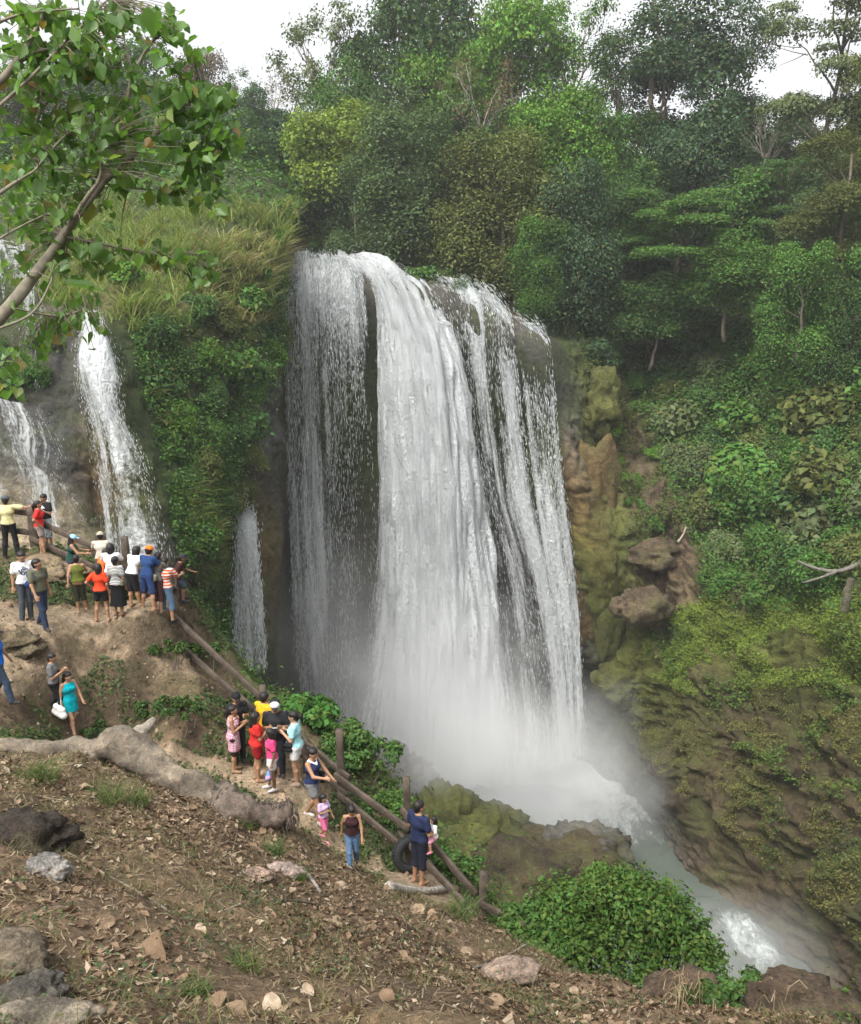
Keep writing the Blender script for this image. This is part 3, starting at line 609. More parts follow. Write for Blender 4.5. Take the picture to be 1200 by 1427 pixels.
def tree_variant(key, H, W, kind, nleaf, size, seed, bark=None):
    """a tree H tall and W wide: trunk with limbs, and a crown"""
    rng = np.random.default_rng(seed); R = W / 2; B = []
    if kind == 'round':
        for i in range(30):
            d = rdir(1, rng)[0]; rr = rng.uniform(0.35, 0.85)
            B.append((d[0] * R * rr, d[1] * R * rr, H * 0.56 + d[2] * H * 0.42 * rr, R * rng.uniform(0.22, 0.38)))
    elif kind == 'tall':
        for i in range(36):
            z = rng.uniform(0.04, 0.98); rr = R * (0.6 + 0.4 * math.sin(math.pi * min(1, z * 0.95))) * rng.uniform(0.2, 0.85); a = rng.uniform(0, 6.28)
            B.append((math.cos(a) * rr, math.sin(a) * rr, H * z, R * rng.uniform(0.2, 0.36)))
    elif kind == 'layered':
        for i in range(26):
            z = rng.choice([0.5, 0.62, 0.74, 0.85, 0.95]) + rng.normal(0, 0.015); rr = R * rng.uniform(0.15, 0.95) * (1.25 - z * 0.6); a = rng.uniform(0, 6.28)
            B.append((math.cos(a) * rr, math.sin(a) * rr, H * z, R * rng.uniform(0.18, 0.3)))
    elif kind == 'droop':
        for i in range(30):
            z = rng.uniform(0.12, 0.95); rr = R * (0.95 - 0.45 * z) * rng.uniform(0.3, 0.9); a = rng.uniform(0, 6.28)
            B.append((math.cos(a) * rr, math.sin(a) * rr, H * z * 0.95, R * rng.uniform(0.2, 0.34)))
    elif kind == 'sparse':
        for i in range(30):
            d = rdir(1, rng)[0]; rr = rng.uniform(0.5, 0.95)
            B.append((d[0] * R * rr, d[1] * R * rr, H * 0.66 + d[2] * H * 0.32 * rr, R * rng.uniform(0.1, 0.2)))
    V, F, rn = blobs_leaves(B, nleaf, size, rng, droop=0.9 if kind == 'droop' else 0.12, shell=0.75 if kind == 'sparse' else 0.36, flat=0.32 if kind == 'layered' else 0.8)
    crown = mesh('crown', V, F, M_leaf, smooth=False, rnd=rn)
    parts = []; r = H * 0.010 + 0.05
    lean = rng.normal(0, 0.05, 2) * H; top = np.array([lean[0], lean[1], H * (0.9 if kind in ('tall', 'layered') else 0.6)])
    parts.append(limb((0, 0, -0.6), top, r * 1.25, r * 0.4, rng, 9, 0.08, 8))
    order = rng.permutation(len(B))[:22 if kind == 'sparse' else 12]
    for k in order:
        b = np.array(B[k][:3]); f = np.clip(b[2] / top[2] * 0.72, 0.25, 0.92); s = top * f
        parts.append(limb(s, b, r * 0.45, r * 0.08, rng, 7, 0.16))
        if kind in ('sparse', 'layered'):
            for j in range(3): parts.append(limb(s + (b - s) * rng.uniform(.5, .9), b + rdir(1, rng)[0] * B[k][3] * 1.4, r * .16, r * .03, rng, 5, 0.2, 5))
    TV, TF = merge(parts)
    TREES[key] = (crown, mesh('trunk', TV, TF, bark or M_bark), H, W)
tree_variant('round1', 14, 11, 'round', 19337, 0.32, 11)
tree_variant('round2', 15, 12, 'round', 20825, 0.34, 12)
tree_variant('round3', 13, 11, 'round', 17850, 0.30, 13)
tree_variant('tall1', 24, 13, 'tall', 28262, 0.32, 14)
tree_variant('tall2', 20, 11, 'tall', 23800, 0.30, 15)
tree_variant('layered1', 20, 13, 'layered', 15470, 0.27, 16)
tree_variant('layered2', 13, 12, 'layered', 19337, 0.27, 17)
tree_variant('droop1', 15, 11, 'droop', 26775, 0.27, 18)
tree_variant('droop2', 13, 11, 'droop', 25287, 0.26, 19)
tree_variant('sparse1', 16, 11, 'sparse', 5100, 0.26, 20)
tree_variant('sparse2', 12, 9, 'sparse', 2550, 0.22, 21, M_palebark)
tree_variant('bare', 12, 7, 'sparse', 204, 0.19, 22, M_palebark)
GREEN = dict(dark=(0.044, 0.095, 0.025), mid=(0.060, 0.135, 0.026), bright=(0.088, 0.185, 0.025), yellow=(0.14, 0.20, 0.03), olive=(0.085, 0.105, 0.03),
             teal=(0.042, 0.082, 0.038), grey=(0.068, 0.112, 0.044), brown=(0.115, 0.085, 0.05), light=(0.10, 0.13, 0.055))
def tree(px, top, base, wpx, Y, var, colr, label, group, rot=None):
    B = at(px, base, Y); T = at(px, top, Y); hgt = T[2] - B[2]; zc = B[1] * CP + 0.5 * (B[2] + T[2]) * SP; wid = wpx / FPX * zc * (1.1 if group == GH else 1.08 if px > 1040 else 1.28)
    crown, trunk, H, W = TREES[var]
    r = thing('tree', B, label, 'tree', group, RNG.uniform(0, 6.28) if rot is None else rot)
    s = (wid / W, wid / W, hgt / H)
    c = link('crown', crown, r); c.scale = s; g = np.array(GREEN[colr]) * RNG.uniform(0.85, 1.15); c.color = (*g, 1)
    tr = link('trunk', trunk, r); tr.scale = s
    return r
GH, GF, GR = 'trees on the far hill at left', 'trees crowding above the waterfall lip', 'trees on the right rim of the gorge'
TL = [
 # far hill on the left
 (-60, 70, 290, 130, 118, 'round1', 'mid', 'green round-headed tree at the far left end of the hill behind the leafy branch', GH),
 (30, 100, 290, 130, 115, 'round2', 'light', 'pale grey-green tree on the left hill low behind the leafy branch', GH),
 (100, 60, 270, 130, 128, 'round3', 'mid', 'mid-green tree on the left hill just left of the domed green one', GH),
 (190, 45, 260, 150, 128, 'round1', 'mid', 'domed mid-green tree topping the left hill under the drooping leaf tips', GH),
 (285, 72, 255, 90, 132, 'round2', 'brown', 'brownish crown on the left skyline between two green trees', GH),
 (340, 95, 260, 80, 130, 'sparse1', 'grey', 'thin greyish tree on the left skyline right of the brown crown', GH),
 (390, 85, 260, 80, 132, 'sparse2', 'brown', 'twiggy brown tree on the skyline left of the tall pale tree', GH),
 (240, 110, 280, 100, 118, 'round2', 'dark', 'dark tree halfway down the left hill above the tall yellow grass', GH),
 (150, 150, 300, 110, 108, 'round1', 'grey', 'greyish tree low on the left hill hidden by the fork of the branch', GH),
 (60, 170, 310, 110, 104, 'round3', 'dark', 'dark low tree at far left behind the leaves and the grass', GH),
 (310, 140, 300, 100, 112, 'layered2', 'grey', 'grey-green flat-topped tree right of the branch tips', GH),
 (225, 190, 320, 90, 98, 'round1', 'dark', 'dark shrubby tree directly above the middle of the grass bank', GH),
 (300, 195, 325, 80, 96, 'round3', 'teal', 'dark bluish tree above the right half of the grass bank', GH),
 # behind the lip
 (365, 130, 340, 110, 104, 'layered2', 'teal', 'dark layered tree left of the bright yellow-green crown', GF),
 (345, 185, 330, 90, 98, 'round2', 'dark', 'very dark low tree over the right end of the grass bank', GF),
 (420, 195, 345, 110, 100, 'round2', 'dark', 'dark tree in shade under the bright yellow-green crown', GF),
 (470, 130, 345, 125, 96, 'round1', 'yellow', 'bright yellow-green domed tree left of the grey drooping one', GF),
 (460, -5, 330, 130, 116, 'sparse1', 'light', 'tall pale open tree against the sky at the left of the forest', GF),
 (480, 70, 330, 110, 110, 'round3', 'mid', 'mid-green tree low in front of the tall pale open tree', GF),
 (565, -20, 340, 160, 112, 'round2', 'dark', 'broad dark tree topping the forest right of the pale open tree', GF),
 (650, -40, 330, 150, 118, 'round1', 'dark', 'dark crown cut by the top edge at the middle of the forest', GF),
 (545, 110, 360, 110, 104, 'sparse1', 'grey', 'open grey tree with a pale twisted trunk above the grey drooping one', GF),
 (615, 45, 320, 130, 106, 'round3', 'bright', 'bright green tree left of the brown leafless crown', GF),
 (715, -15, 330, 150, 108, 'round2', 'bright', 'large bright green tree at the top centre of the forest', GF),
 (790, -30, 330, 120, 112, 'sparse1', 'bright', 'airy green tree with sky gaps left of the tall bluish one', GF),
 (668, 62, 330, 110, 100, 'sparse2', 'brown', 'brownish nearly leafless tree with a bare trunk in the forest centre', GF),
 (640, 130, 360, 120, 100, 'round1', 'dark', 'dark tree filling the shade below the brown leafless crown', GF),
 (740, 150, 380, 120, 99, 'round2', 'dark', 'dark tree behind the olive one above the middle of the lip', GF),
 (570, 150, 388, 160, 90, 'droop1', 'grey', 'grey-green drooping tree standing at the lip over the white central stream', GF),
 (500, 215, 365, 90, 92, 'droop2', 'grey', 'small grey-green drooping tree at the left foot of the larger drooping one', GF),
 (640, 200, 392, 110, 88, 'droop2', 'olive', 'olive tree between the grey drooping tree and the large olive one', GF),
 (705, 170, 415, 160, 86, 'droop1', 'olive', 'large olive-yellow tree with hanging vines above the right half of the lip', GF),
 (780, 110, 330, 110, 92, 'round1', 'bright', 'bright green tree rising right of the large olive one', GF),
 (790, 215, 460, 120, 84, 'droop2', 'teal', 'dark drooping tree at the right end of the waterfall lip', GF),
 (745, 300, 450, 90, 82, 'droop1', 'mid', 'small green drooping tree over the outer right curtain of water', GF),
 # right rim
 (855, 60, 400, 120, 104, 'tall2', 'dark', 'dark slender tree left of the tallest bluish tree', GR),
 (930, -60, 380, 180, 102, 'tall1', 'teal', 'tallest dark bluish tree dominating the upper right of the forest', GR),
 (1000, 20, 360, 110, 108, 'tall2', 'teal', 'dark bluish tree close against the right side of the tallest one', GR),
 (860, 230, 450, 120, 92, 'round3', 'dark', 'dark low tree below and left of the tallest bluish tree', GR),
 (940, 262, 440, 160, 86, 'layered2', 'mid', 'flat-topped green tree below the tallest bluish tree', GR),
 (1045, 130, 340, 90, 98, 'bare', 'light', 'pale leafless tree in the sky gap right of the tall bluish trees', GR),
 (1070, 225, 400, 110, 88, 'layered1', 'dark', 'dark tree with tiered boughs below the sky gap at right', GR),
 (1135, -60, 340, 190, 92, 'layered1', 'light', 'tall open tree with pale tiered boughs against the sky at right', GR),
 (1215, 60, 330, 150, 86, 'round2', 'olive', 'olive tree cut by the right edge behind the open tiered tree', GR),
 (1165, 190, 420, 140, 80, 'tall2', 'olive', 'olive leafy tree beneath the open tiered tree near the right edge', GR),
 (1240, 160, 430, 120, 78, 'droop1', 'mid', 'green hanging tree at the right edge above the gorge slope', GR),
 (1010, 320, 470, 120, 82, 'round3', 'mid', 'rounded green tree on the slope right of the flat-topped tree', GR),
 (905, 370, 510, 90, 84, 'round1', 'dark', 'small dark tree on the slope beneath the flat-topped tree', GR),
 (1110, 330, 500, 130, 76, 'droop2', 'mid', 'green vine-hung tree on the slope below the tiered dark tree', GR),
 (1190, 380, 540, 130, 73, 'droop1', 'dark', 'dark vine-hung tree on the slope at the right edge', GR),
 (1330, 60, 420, 200, 80, 'tall1', 'dark', 'tall dark tree outside the right edge of the picture', GR),
 (1420, 120, 450, 200, 74, 'tall2', 'mid', 'green tree further outside the right edge of the picture', GR),
 (-180, 60, 320, 180, 112, 'round2', 'dark', 'dark tree outside the left edge on the far hill', GH),
 (960, 165, 410, 120, 95, 'round2', 'teal', 'dark rounded tree under the tallest bluish tree, behind the flat-topped tree', GR),
 (1045, 215, 410, 130, 91, 'round1', 'mid', 'mid-green rounded tree right of the pale leafless tree', GR),
 (1112, 205, 420, 130, 88, 'droop1', 'grey', 'grey-green hanging tree under the open tiered tree', GR),
 (1185, 110, 400, 130, 94, 'tall2', 'mid', 'tall mid-green tree behind the olive one near the right edge', GR),
 (1235, 250, 460, 120, 76, 'round3', 'mid', 'mid-green rounded tree at the right edge below the olive trees', GR),
 (890, 185, 430, 120, 97, 'droop2', 'dark', 'dark hanging tree between the slender dark tree and the flat-topped one', GR),
 (822, 140, 420, 120, 100, 'round1', 'mid', 'mid-green tree left of the slender dark tree', GR),
 (1090, 150, 360, 110, 104, 'round2', 'grey', 'greyish tree closing the skyline between the leafless and the tiered tree', GR),
 (985, 120, 360, 120, 110, 'round3', 'dark', 'dark tree closing the skyline right behind the tallest bluish tree', GR),
 (330, 150, 320, 110, 100, 'droop1', 'dark', 'dark hanging tree behind the right end of the grass bank', GH),
 (395, 150, 335, 100, 102, 'round1', 'teal', 'bluish dark tree left of the bright yellow-green crown', GF),
 (352, 175, 300, 90, 116, 'round3', 'mid', 'small mid-green tree on the far slope right of the dark hanging one', GH),
 (270, 150, 315, 110, 106, 'round2', 'mid', 'mid-green tree behind the middle of the grass bank', GH),
]
for a in TL: tree(*a)

# ------------------------------------------------------------------ bushes on the gorge walls
BUSH = []
def bush_variant(seed, nleaf=3800, size=0.108, droop=0.25, flat=0.75, nb=16):
    rng = np.random.default_rng(seed); B = []
    for i in range(nb):
        a = rng.uniform(0, 6.28); rr = rng.uniform(0, 0.75); B.append((math.cos(a) * rr, math.sin(a) * rr, rng.uniform(0.05, 0.75) * (1.1 - rr * .7), rng.uniform(0.2, 0.38)))
    V, F, rn = blobs_leaves(B, nleaf, size, rng, droop, shell=0.4, flat=flat)
    return mesh('bush', V, F, M_leaf, smooth=False, rnd=rn)
for k in range(4): BUSH.append(bush_variant(40 + k))
for k in range(3): BUSH.append(bush_variant(50 + k, 3800, 0.10, 1.1, 0.8))
for k in range(2): BUSH.append(bush_variant(60 + k, 900, 0.24, 0.5, 0.75))
PXG, PYG = proj(WP)
def inpoly(px, py, poly):
    r = np.zeros(px.shape, bool); n = len(poly)
    for i in range(n):
        (x0, y0), (x1, y1) = poly[i], poly[(i + 1) % n]
        c = (y0 > py) != (y1 > py); r ^= c & (px < (x1 - x0) * (py - y0) / ((y1 - y0) if y1 != y0 else 1e-9) + x0)
    return r
def bush_field(poly, spacing, rad, group, label, cols, n_try=4000, limit=200, variants=None):
    M = np.argwhere(inpoly(PXG, PYG, poly) & (WP[..., 1] < 112)); RNG.shuffle(M); pts = []
    for i, j in M[:n_try]:
        p = WP[i, j]
        if any((p[0] - q[0]) ** 2 + (p[1] - q[1]) ** 2 + (p[2] - q[2]) ** 2 < spacing ** 2 for q in pts): continue
        pts.append(p); n = unit(WN[i, j] * 0.75 + np.array([0, 0, 0.8]))
        o = link('bush', BUSH[int(RNG.choice(variants if variants else len(BUSH)))], loc=p - n * 0.15)
        q = Vector(n).to_track_quat('Z', 'Y'); e = (q.to_matrix() @ Matrix.Rotation(RNG.uniform(0, 6.28), 3, 'Z')).to_euler(); o.rotation_euler = e
        s = RNG.uniform(*rad); o.scale = (s, s, s * RNG.uniform(0.75, 1.1)); cname = cols[int(RNG.integers(len(cols)))]; g = np.array(GREEN[cname]) * RNG.uniform(0.8, 1.2)
        o.color = (*g, 1); tag(o, bush_label(label, cname, s, rad, p), 'bush', group)
        if len(pts) >= limit: break
    return len(pts)
MARKS = [(905, 775, 'the jutting limestone block'), (893, 845, 'the large flaky limestone rock'), (940, 330, 'the flat-topped tree'), (1080, 330, 'the tiered dark tree'), (1180, 300, 'the olive trees at the right edge'), (930, 200, 'the tallest bluish tree'), (1150, 795, 'the bare dead branch'), (1010, 845, 'the upper edge of the moss bank'),
 (1195, 600, 'the right edge of the picture'), (880, 600, 'the bare earthy strip'), (1040, 560, 'the hollow in the middle of the right slope'), (345, 720, 'the slender white spout'), (210, 700, 'the twin-stranded cascade'), (390, 450, 'the left edge of the main falls'), (260, 430, 'the bottom of the tall grass'), (280, 600, 'the middle of the mossy cliff'), (600, 385, 'the white central stream'), (710, 440, 'the right curtain of water'), (430, 350, 'the left end of the lip'), (540, 350, 'the stream above the lip'), (20, 500, 'the far left veil of water'), (700, 300, 'the large olive tree'), (800, 440, 'the right end of the lip'), (500, 280, 'the bright yellow-green tree')]
LOOK = dict(dark='dark green', mid='mid-green', bright='bright green', olive='olive', teal='bluish dark green', light='pale grey-green', yellow='yellow-green', grey='grey-green')
def bush_label(base, cname, s, rad, p):
    px, py = proj(p); m = min(MARKS, key=lambda q: (q[0] - px) ** 2 + (q[1] - py) ** 2); dx, dy = px - m[0], py - m[1]
    f = (s - rad[0]) / (rad[1] - rad[0]); sz = 'small' if f < .33 else 'middling' if f < .66 else 'broad'
    rel = ('right of' if dx > 0 else 'left of') if abs(dx) > abs(dy) else ('below' if dy > 0 else 'above'); d = math.hypot(dx, dy); near = 'just ' if d < 40 else '' if d < 85 else 'well '
    lb = f'{sz} {LOOK[cname]} bush {near}{rel} {m[2]}'
    if lb in USED:
        m2 = sorted(MARKS, key=lambda q: (q[0] - px) ** 2 + (q[1] - py) ** 2)[1]; lb2 = f'{sz} {LOOK[cname]} bush {rel} {m[2]}, towards {m2[2]}'
        lb = lb2 if len(lb2.replace('-', ' ').split()) <= 15 and lb2 not in USED else lb
    USED.add(lb); return lb
USED = set()
nb = 0
nb += bush_field([(868, 440), (930, 560), (965, 690), (1000, 800), (1040, 845), (1120, 815), (1200, 800), (1420, 820), (1420, 430), (1200, 400), (1000, 400)], 3.0, (2.1, 3.5), 'bushes covering the right gorge slope',
                 'leafy green bush among those blanketing the right gorge slope', ['mid', 'mid', 'dark', 'mid', 'dark', 'light', 'olive'], 5000, 110)
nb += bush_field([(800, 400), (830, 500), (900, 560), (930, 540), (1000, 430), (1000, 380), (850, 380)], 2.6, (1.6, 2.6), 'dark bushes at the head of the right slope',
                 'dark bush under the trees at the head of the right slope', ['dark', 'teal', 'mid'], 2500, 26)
nb += bush_field([(215, 450), (385, 390), (388, 470), (350, 560), (345, 690), (322, 730), (318, 860), (262, 800), (245, 690), (212, 560)], 2.3, (1.3, 2.1), 'bushes on the cliff between the two falls',
                 'green bush clinging to the cliff between the cascade and the main falls', ['dark', 'mid', 'olive', 'dark', 'mid', 'bright'], 4000, 62)
nb += bush_field([(398, 350), (500, 352), (560, 372), (560, 355), (480, 335), (398, 335)], 1.8, (0.9, 1.5), 'low bushes along the stream bank at the lip',
                 'low bush on the bank above the left end of the lip', ['olive', 'mid', 'light'], 1500, 16)
nb += bush_field([(110, 300), (400, 300), (395, 420), (250, 450), (130, 430)], 3.2, (0.8, 1.6), 'shrubs standing in the tall grass', 'shrub in the tall grass', ['mid', 'olive', 'bright', 'olive'], 1500, 12)
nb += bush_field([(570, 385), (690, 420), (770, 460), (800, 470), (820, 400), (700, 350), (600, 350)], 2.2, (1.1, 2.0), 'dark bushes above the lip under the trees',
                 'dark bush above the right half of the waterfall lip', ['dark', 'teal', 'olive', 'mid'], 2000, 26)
nb += bush_field([(835, 520), (880, 540), (930, 640), (930, 740), (870, 700)], 2.2, (0.7, 1.3), 'small bushes on the bare right cliff',
                 'small bush on the bare earthy strip right of the falls', ['olive', 'bright', 'mid'], 1500, 18)
nb += bush_field([(-100, 460), (80, 470), (95, 540), (-100, 540)], 2.0, (1.0, 1.6), 'bushes at the left cliff behind the branch',
                 'dark bush on the left cliff behind the leafy branch', ['dark', 'mid'], 1500, 14)
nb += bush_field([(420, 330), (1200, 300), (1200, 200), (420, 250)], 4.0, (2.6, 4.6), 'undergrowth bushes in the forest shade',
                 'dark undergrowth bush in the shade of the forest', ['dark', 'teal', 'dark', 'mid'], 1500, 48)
print('bushes', nb)

# ------------------------------------------------------------------ ivy, moss tufts and tall grass (uncountable)
def surf_points(poly, n, rng=RNG, extra=None):
    m = inpoly(PXG, PYG, poly) & (WP[..., 1] < 142)
    if extra is not None: m &= extra
    M = np.argwhere(m[:-1, :-1]); a = np.linalg.norm(np.cross(WP[M[:, 0] + 1, M[:, 1]] - WP[M[:, 0], M[:, 1]], WP[M[:, 0], M[:, 1] + 1] - WP[M[:, 0], M[:, 1]]), axis=-1)
    k = M[rng.choice(len(M), n, p=a / a.sum())]; f = rng.uniform(0, 1, (n, 2, 1)); i, j = k[:, 0], k[:, 1]
    P = WP[i, j] * (1 - f[:, 0]) * (1 - f[:, 1]) + WP[i + 1, j] * f[:, 0] * (1 - f[:, 1]) + WP[i, j + 1] * (1 - f[:, 0]) * f[:, 1] + WP[i + 1, j + 1] * f[:, 0] * f[:, 1]
    return P, WN[i, j]
def ground_cover(name, poly, n, size, lift, colr, thr=-0.2, scale=0.35, seed=0, trans=True):
    P, N = surf_points(poly, n * 2); keep = fbm(P, scale, 4, 200 + seed) > thr; P, N = P[keep][:n], N[keep][:n]
    h = RNG.exponential(lift, len(P))[:, None]; C = P + N * h + np.array([0, 0, 0.3]) * h
    V, F = leaves(C, unit(N * 0.6 + np.array([0, 0, .7]) + RNG.normal(0, .5, C.shape)), size * RNG.uniform(.6, 1.4, len(C)))
    o = link(name, mesh(name, V, F, M_leaf, smooth=False, rnd=np.repeat(RNG.uniform(0, 1, len(C)), 4))); o.color = (*GREEN.get(colr, colr), 1); tag(o, kind='stuff')
ground_cover('ivy', [(175, 470), (390, 390), (375, 520), (352, 640), (330, 720), (322, 960), (245, 800), (228, 690)], 34000, 0.2, 0.35, 'mid', -0.35, 0.4, 1)
ground_cover('ivy', [(840, 420), (1450, 380), (1450, 840), (1100, 860), (1000, 860), (940, 700), (880, 560)], 60000, 0.23, 0.5, 'mid', -0.6, 0.3, 2)
ground_cover('ivy', [(800, 470), (880, 520), (930, 640), (950, 760), (870, 760), (830, 600)], 9000, 0.2, 0.22, (0.075, 0.10, 0.028), -0.05, 0.5, 3)
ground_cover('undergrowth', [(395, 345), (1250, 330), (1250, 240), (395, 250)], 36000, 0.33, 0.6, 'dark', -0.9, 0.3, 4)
ground_cover('moss', [(900, 860), (1010, 830), (1450, 820), (1450, 940), (1100, 960), (960, 970), (900, 940)], 46000, 0.16, 0.16, (0.115, 0.165, 0.025), -0.3, 0.35, 5)
ground_cover('moss', [(880, 1020), (1450, 960), (1450, 1330), (1220, 1330), (1060, 1200), (940, 1100)], 26000, 0.17, 0.10, (0.105, 0.105, 0.03), 0.0, 0.5, 9)
ground_cover('hanging_ferns', [(900, 880), (1450, 860), (1450, 1180), (1150, 1120), (980, 1020)], 16000, 0.22, 0.3, (0.06, 0.10, 0.02), 0.22, 0.3, 10)
ground_cover('moss', [(860, 960), (1100, 950), (1450, 930), (1450, 1180), (1200, 1150), (1000, 1100), (900, 1050)], 16000, 0.14, 0.08, (0.10, 0.105, 0.03), 0.1, 0.4, 6)
ground_cover('ivy', [(1000, 1100), (1450, 1050), (1450, 1400), (1200, 1300), (1050, 1200)], 7000, 0.2, 0.15, (0.05, 0.075, 0.02), 0.45, 0.25, 7)
ground_cover('undergrowth', [(-100, 130), (420, 160), (420, 300), (200, 300), (-100, 290)], 16000, 0.5, 0.7, 'mid', -0.9, 0.3, 11)
M_grass = leafmat('grass_blades', True, trans=0.35, alt=(0.36, 0.28, 0.12), altp=0.8, vlo=0.6, vhi=1.5)
def blades(P, N, L, wdt, rng=RNG, lean=0.5, seg=3):
    """tapering arched blades"""
    n = len(P); L = np.broadcast_to(L, (n,))[:, None]; d = rng.normal(size=(n, 3)); d[:, 2] = 0; d = unit(d)
    g0 = unit(N * 0.5 + np.array([0, 0, 1.0]) + d * lean * rng.uniform(0.2, 1, (n, 1))); s = unit(np.cross(g0, rdir(n, rng)))
    Vs = []
    for k in range(seg + 1):
        t = k / seg; c = P + g0 * L * t + d * L * 0.45 * t * t * lean - np.array([0, 0, 1]) * L * 0.28 * t * t * lean * 1.3
        w_ = wdt * (1 - t) ** 0.7 * 0.5
        Vs.append(c + s * w_); Vs.append(c - s * w_)
    V = np.stack(Vs, 1).reshape(-1, 3); k = 2 * (seg + 1)
    f = np.array([[2 * i, 2 * i + 1, 2 * i + 3, 2 * i + 2] for i in range(seg)])
    F = (np.arange(n)[:, None, None] * k + f).reshape(-1, 4)
    return V, F, k
def grass_field(name, poly, n, L, wdt, colr, lean=0.6, extra=None, thr=-0.5, per=34, sp=0.35):
    m = max(1, n // per); P0, N0 = surf_points(poly, m, extra=extra); keep = fbm(P0, 0.3, 3, 260) > thr * RNG.uniform(.0, 1.6, m); P0, N0 = P0[keep], N0[keep]; m = len(P0)
    k_ = np.repeat(np.arange(m), per); hl = RNG.lognormal(0, .35, m); P = P0[k_] + RNG.normal(0, sp, (len(k_), 3)) * np.array([1, 1, .3]); tl = unit(RNG.normal(0, .22, (m, 3)) + N0 * .25 + np.array([0, 0, 1.0]))[k_]
    V, F, k = blades(P - np.array([0, 0, .15]), tl, L * hl[k_] * RNG.uniform(0.45, 1.2, len(P)), wdt, lean=lean)
    rn = np.clip(RNG.uniform(0, 1, m)[k_] * .7 + RNG.uniform(0, .3, len(P)) , 0, 1)
    o = link(name, mesh(name, V, F, M_grass, smooth=False, rnd=np.repeat(rn, k))); o.color = (*colr, 1); tag(o, kind='stuff')
grass_field('tall_grass', [(60, 285), (405, 285), (398, 365), (392, 420), (300, 430), (240, 470), (110, 460), (60, 420)], 24000, 1.25, 0.10, (0.14, 0.20, 0.05), 0.75)
grass_field('tall_grass', [(270, 330), (400, 330), (392, 440), (340, 470), (270, 420)], 6000, 1.7, 0.12, (0.20, 0.20, 0.08), 1.0)
grass_field('hanging_grass', [(150, 400), (210, 400), (270, 620), (318, 860), (270, 780), (215, 560)], 10000, 1.0, 0.08, (0.11, 0.145, 0.04), 1.3, thr=-0.1)
# ------------------------------------------------------------------ people
def smin(a, b, k):
    h = np.maximum(k - np.abs(a - b), 0) / k
    return np.minimum(a, b) - h * h * k * 0.25
def sdf_mesh(prims, h, infl=0.0, k=0.03, cuts=(), subs=()):
    """prims: (a, b, ra, rb[, k]); cuts: (point, normal) keep the side the normal points away from; subs: spheres taken away"""
    A = np.array([[p[0], p[1]] for p in prims], float); R = np.array([max(p[2], p[3]) for p in prims]) + infl
    lo = (A.min(1) - R[:, None]).min(0) - 0.04; hi = (A.max(1) + R[:, None]).max(0) + 0.04
    n = np.ceil((hi - lo) / h).astype(int) + 1; F = np.full(n, 0.15, np.float32)
    ax = [lo[i] + np.arange(n[i]) * h for i in range(3)]
    for p in prims:
        a, b, ra, rb = np.asarray(p[0], float), np.asarray(p[1], float), p[2] + infl, p[3] + infl; kk = p[4] if len(p) > 4 else k
        m = max(ra, rb) + 0.06; l = np.minimum(a, b) - m; u = np.maximum(a, b) + m
        sl = tuple(slice(max(0, int((l[i] - lo[i]) / h)), min(n[i], int((u[i] - lo[i]) / h) + 2)) for i in range(3))
        X = np.stack(np.meshgrid(ax[0][sl[0]], ax[1][sl[1]], ax[2][sl[2]], indexing='ij'), -1) - a
        ab = b - a; L = ab @ ab; t = np.clip((X @ ab) / L, 0, 1) if L > 1e-9 else np.zeros(X.shape[:3])
        d = np.linalg.norm(X - t[..., None] * ab, axis=-1) - (ra + (rb - ra) * t)
        F[sl] = smin(F[sl], d, kk)
    if cuts or subs:
        X = np.stack(np.meshgrid(*ax, indexing='ij'), -1)
        for q, nn in cuts: F = np.maximum(F, (X - np.asarray(q)) @ np.asarray(nn, float))
        for c, r in subs: F = np.maximum(F, r - np.linalg.norm(X - np.asarray(c), axis=-1))
    return surfnets(F, lo, h)
_mats = {}
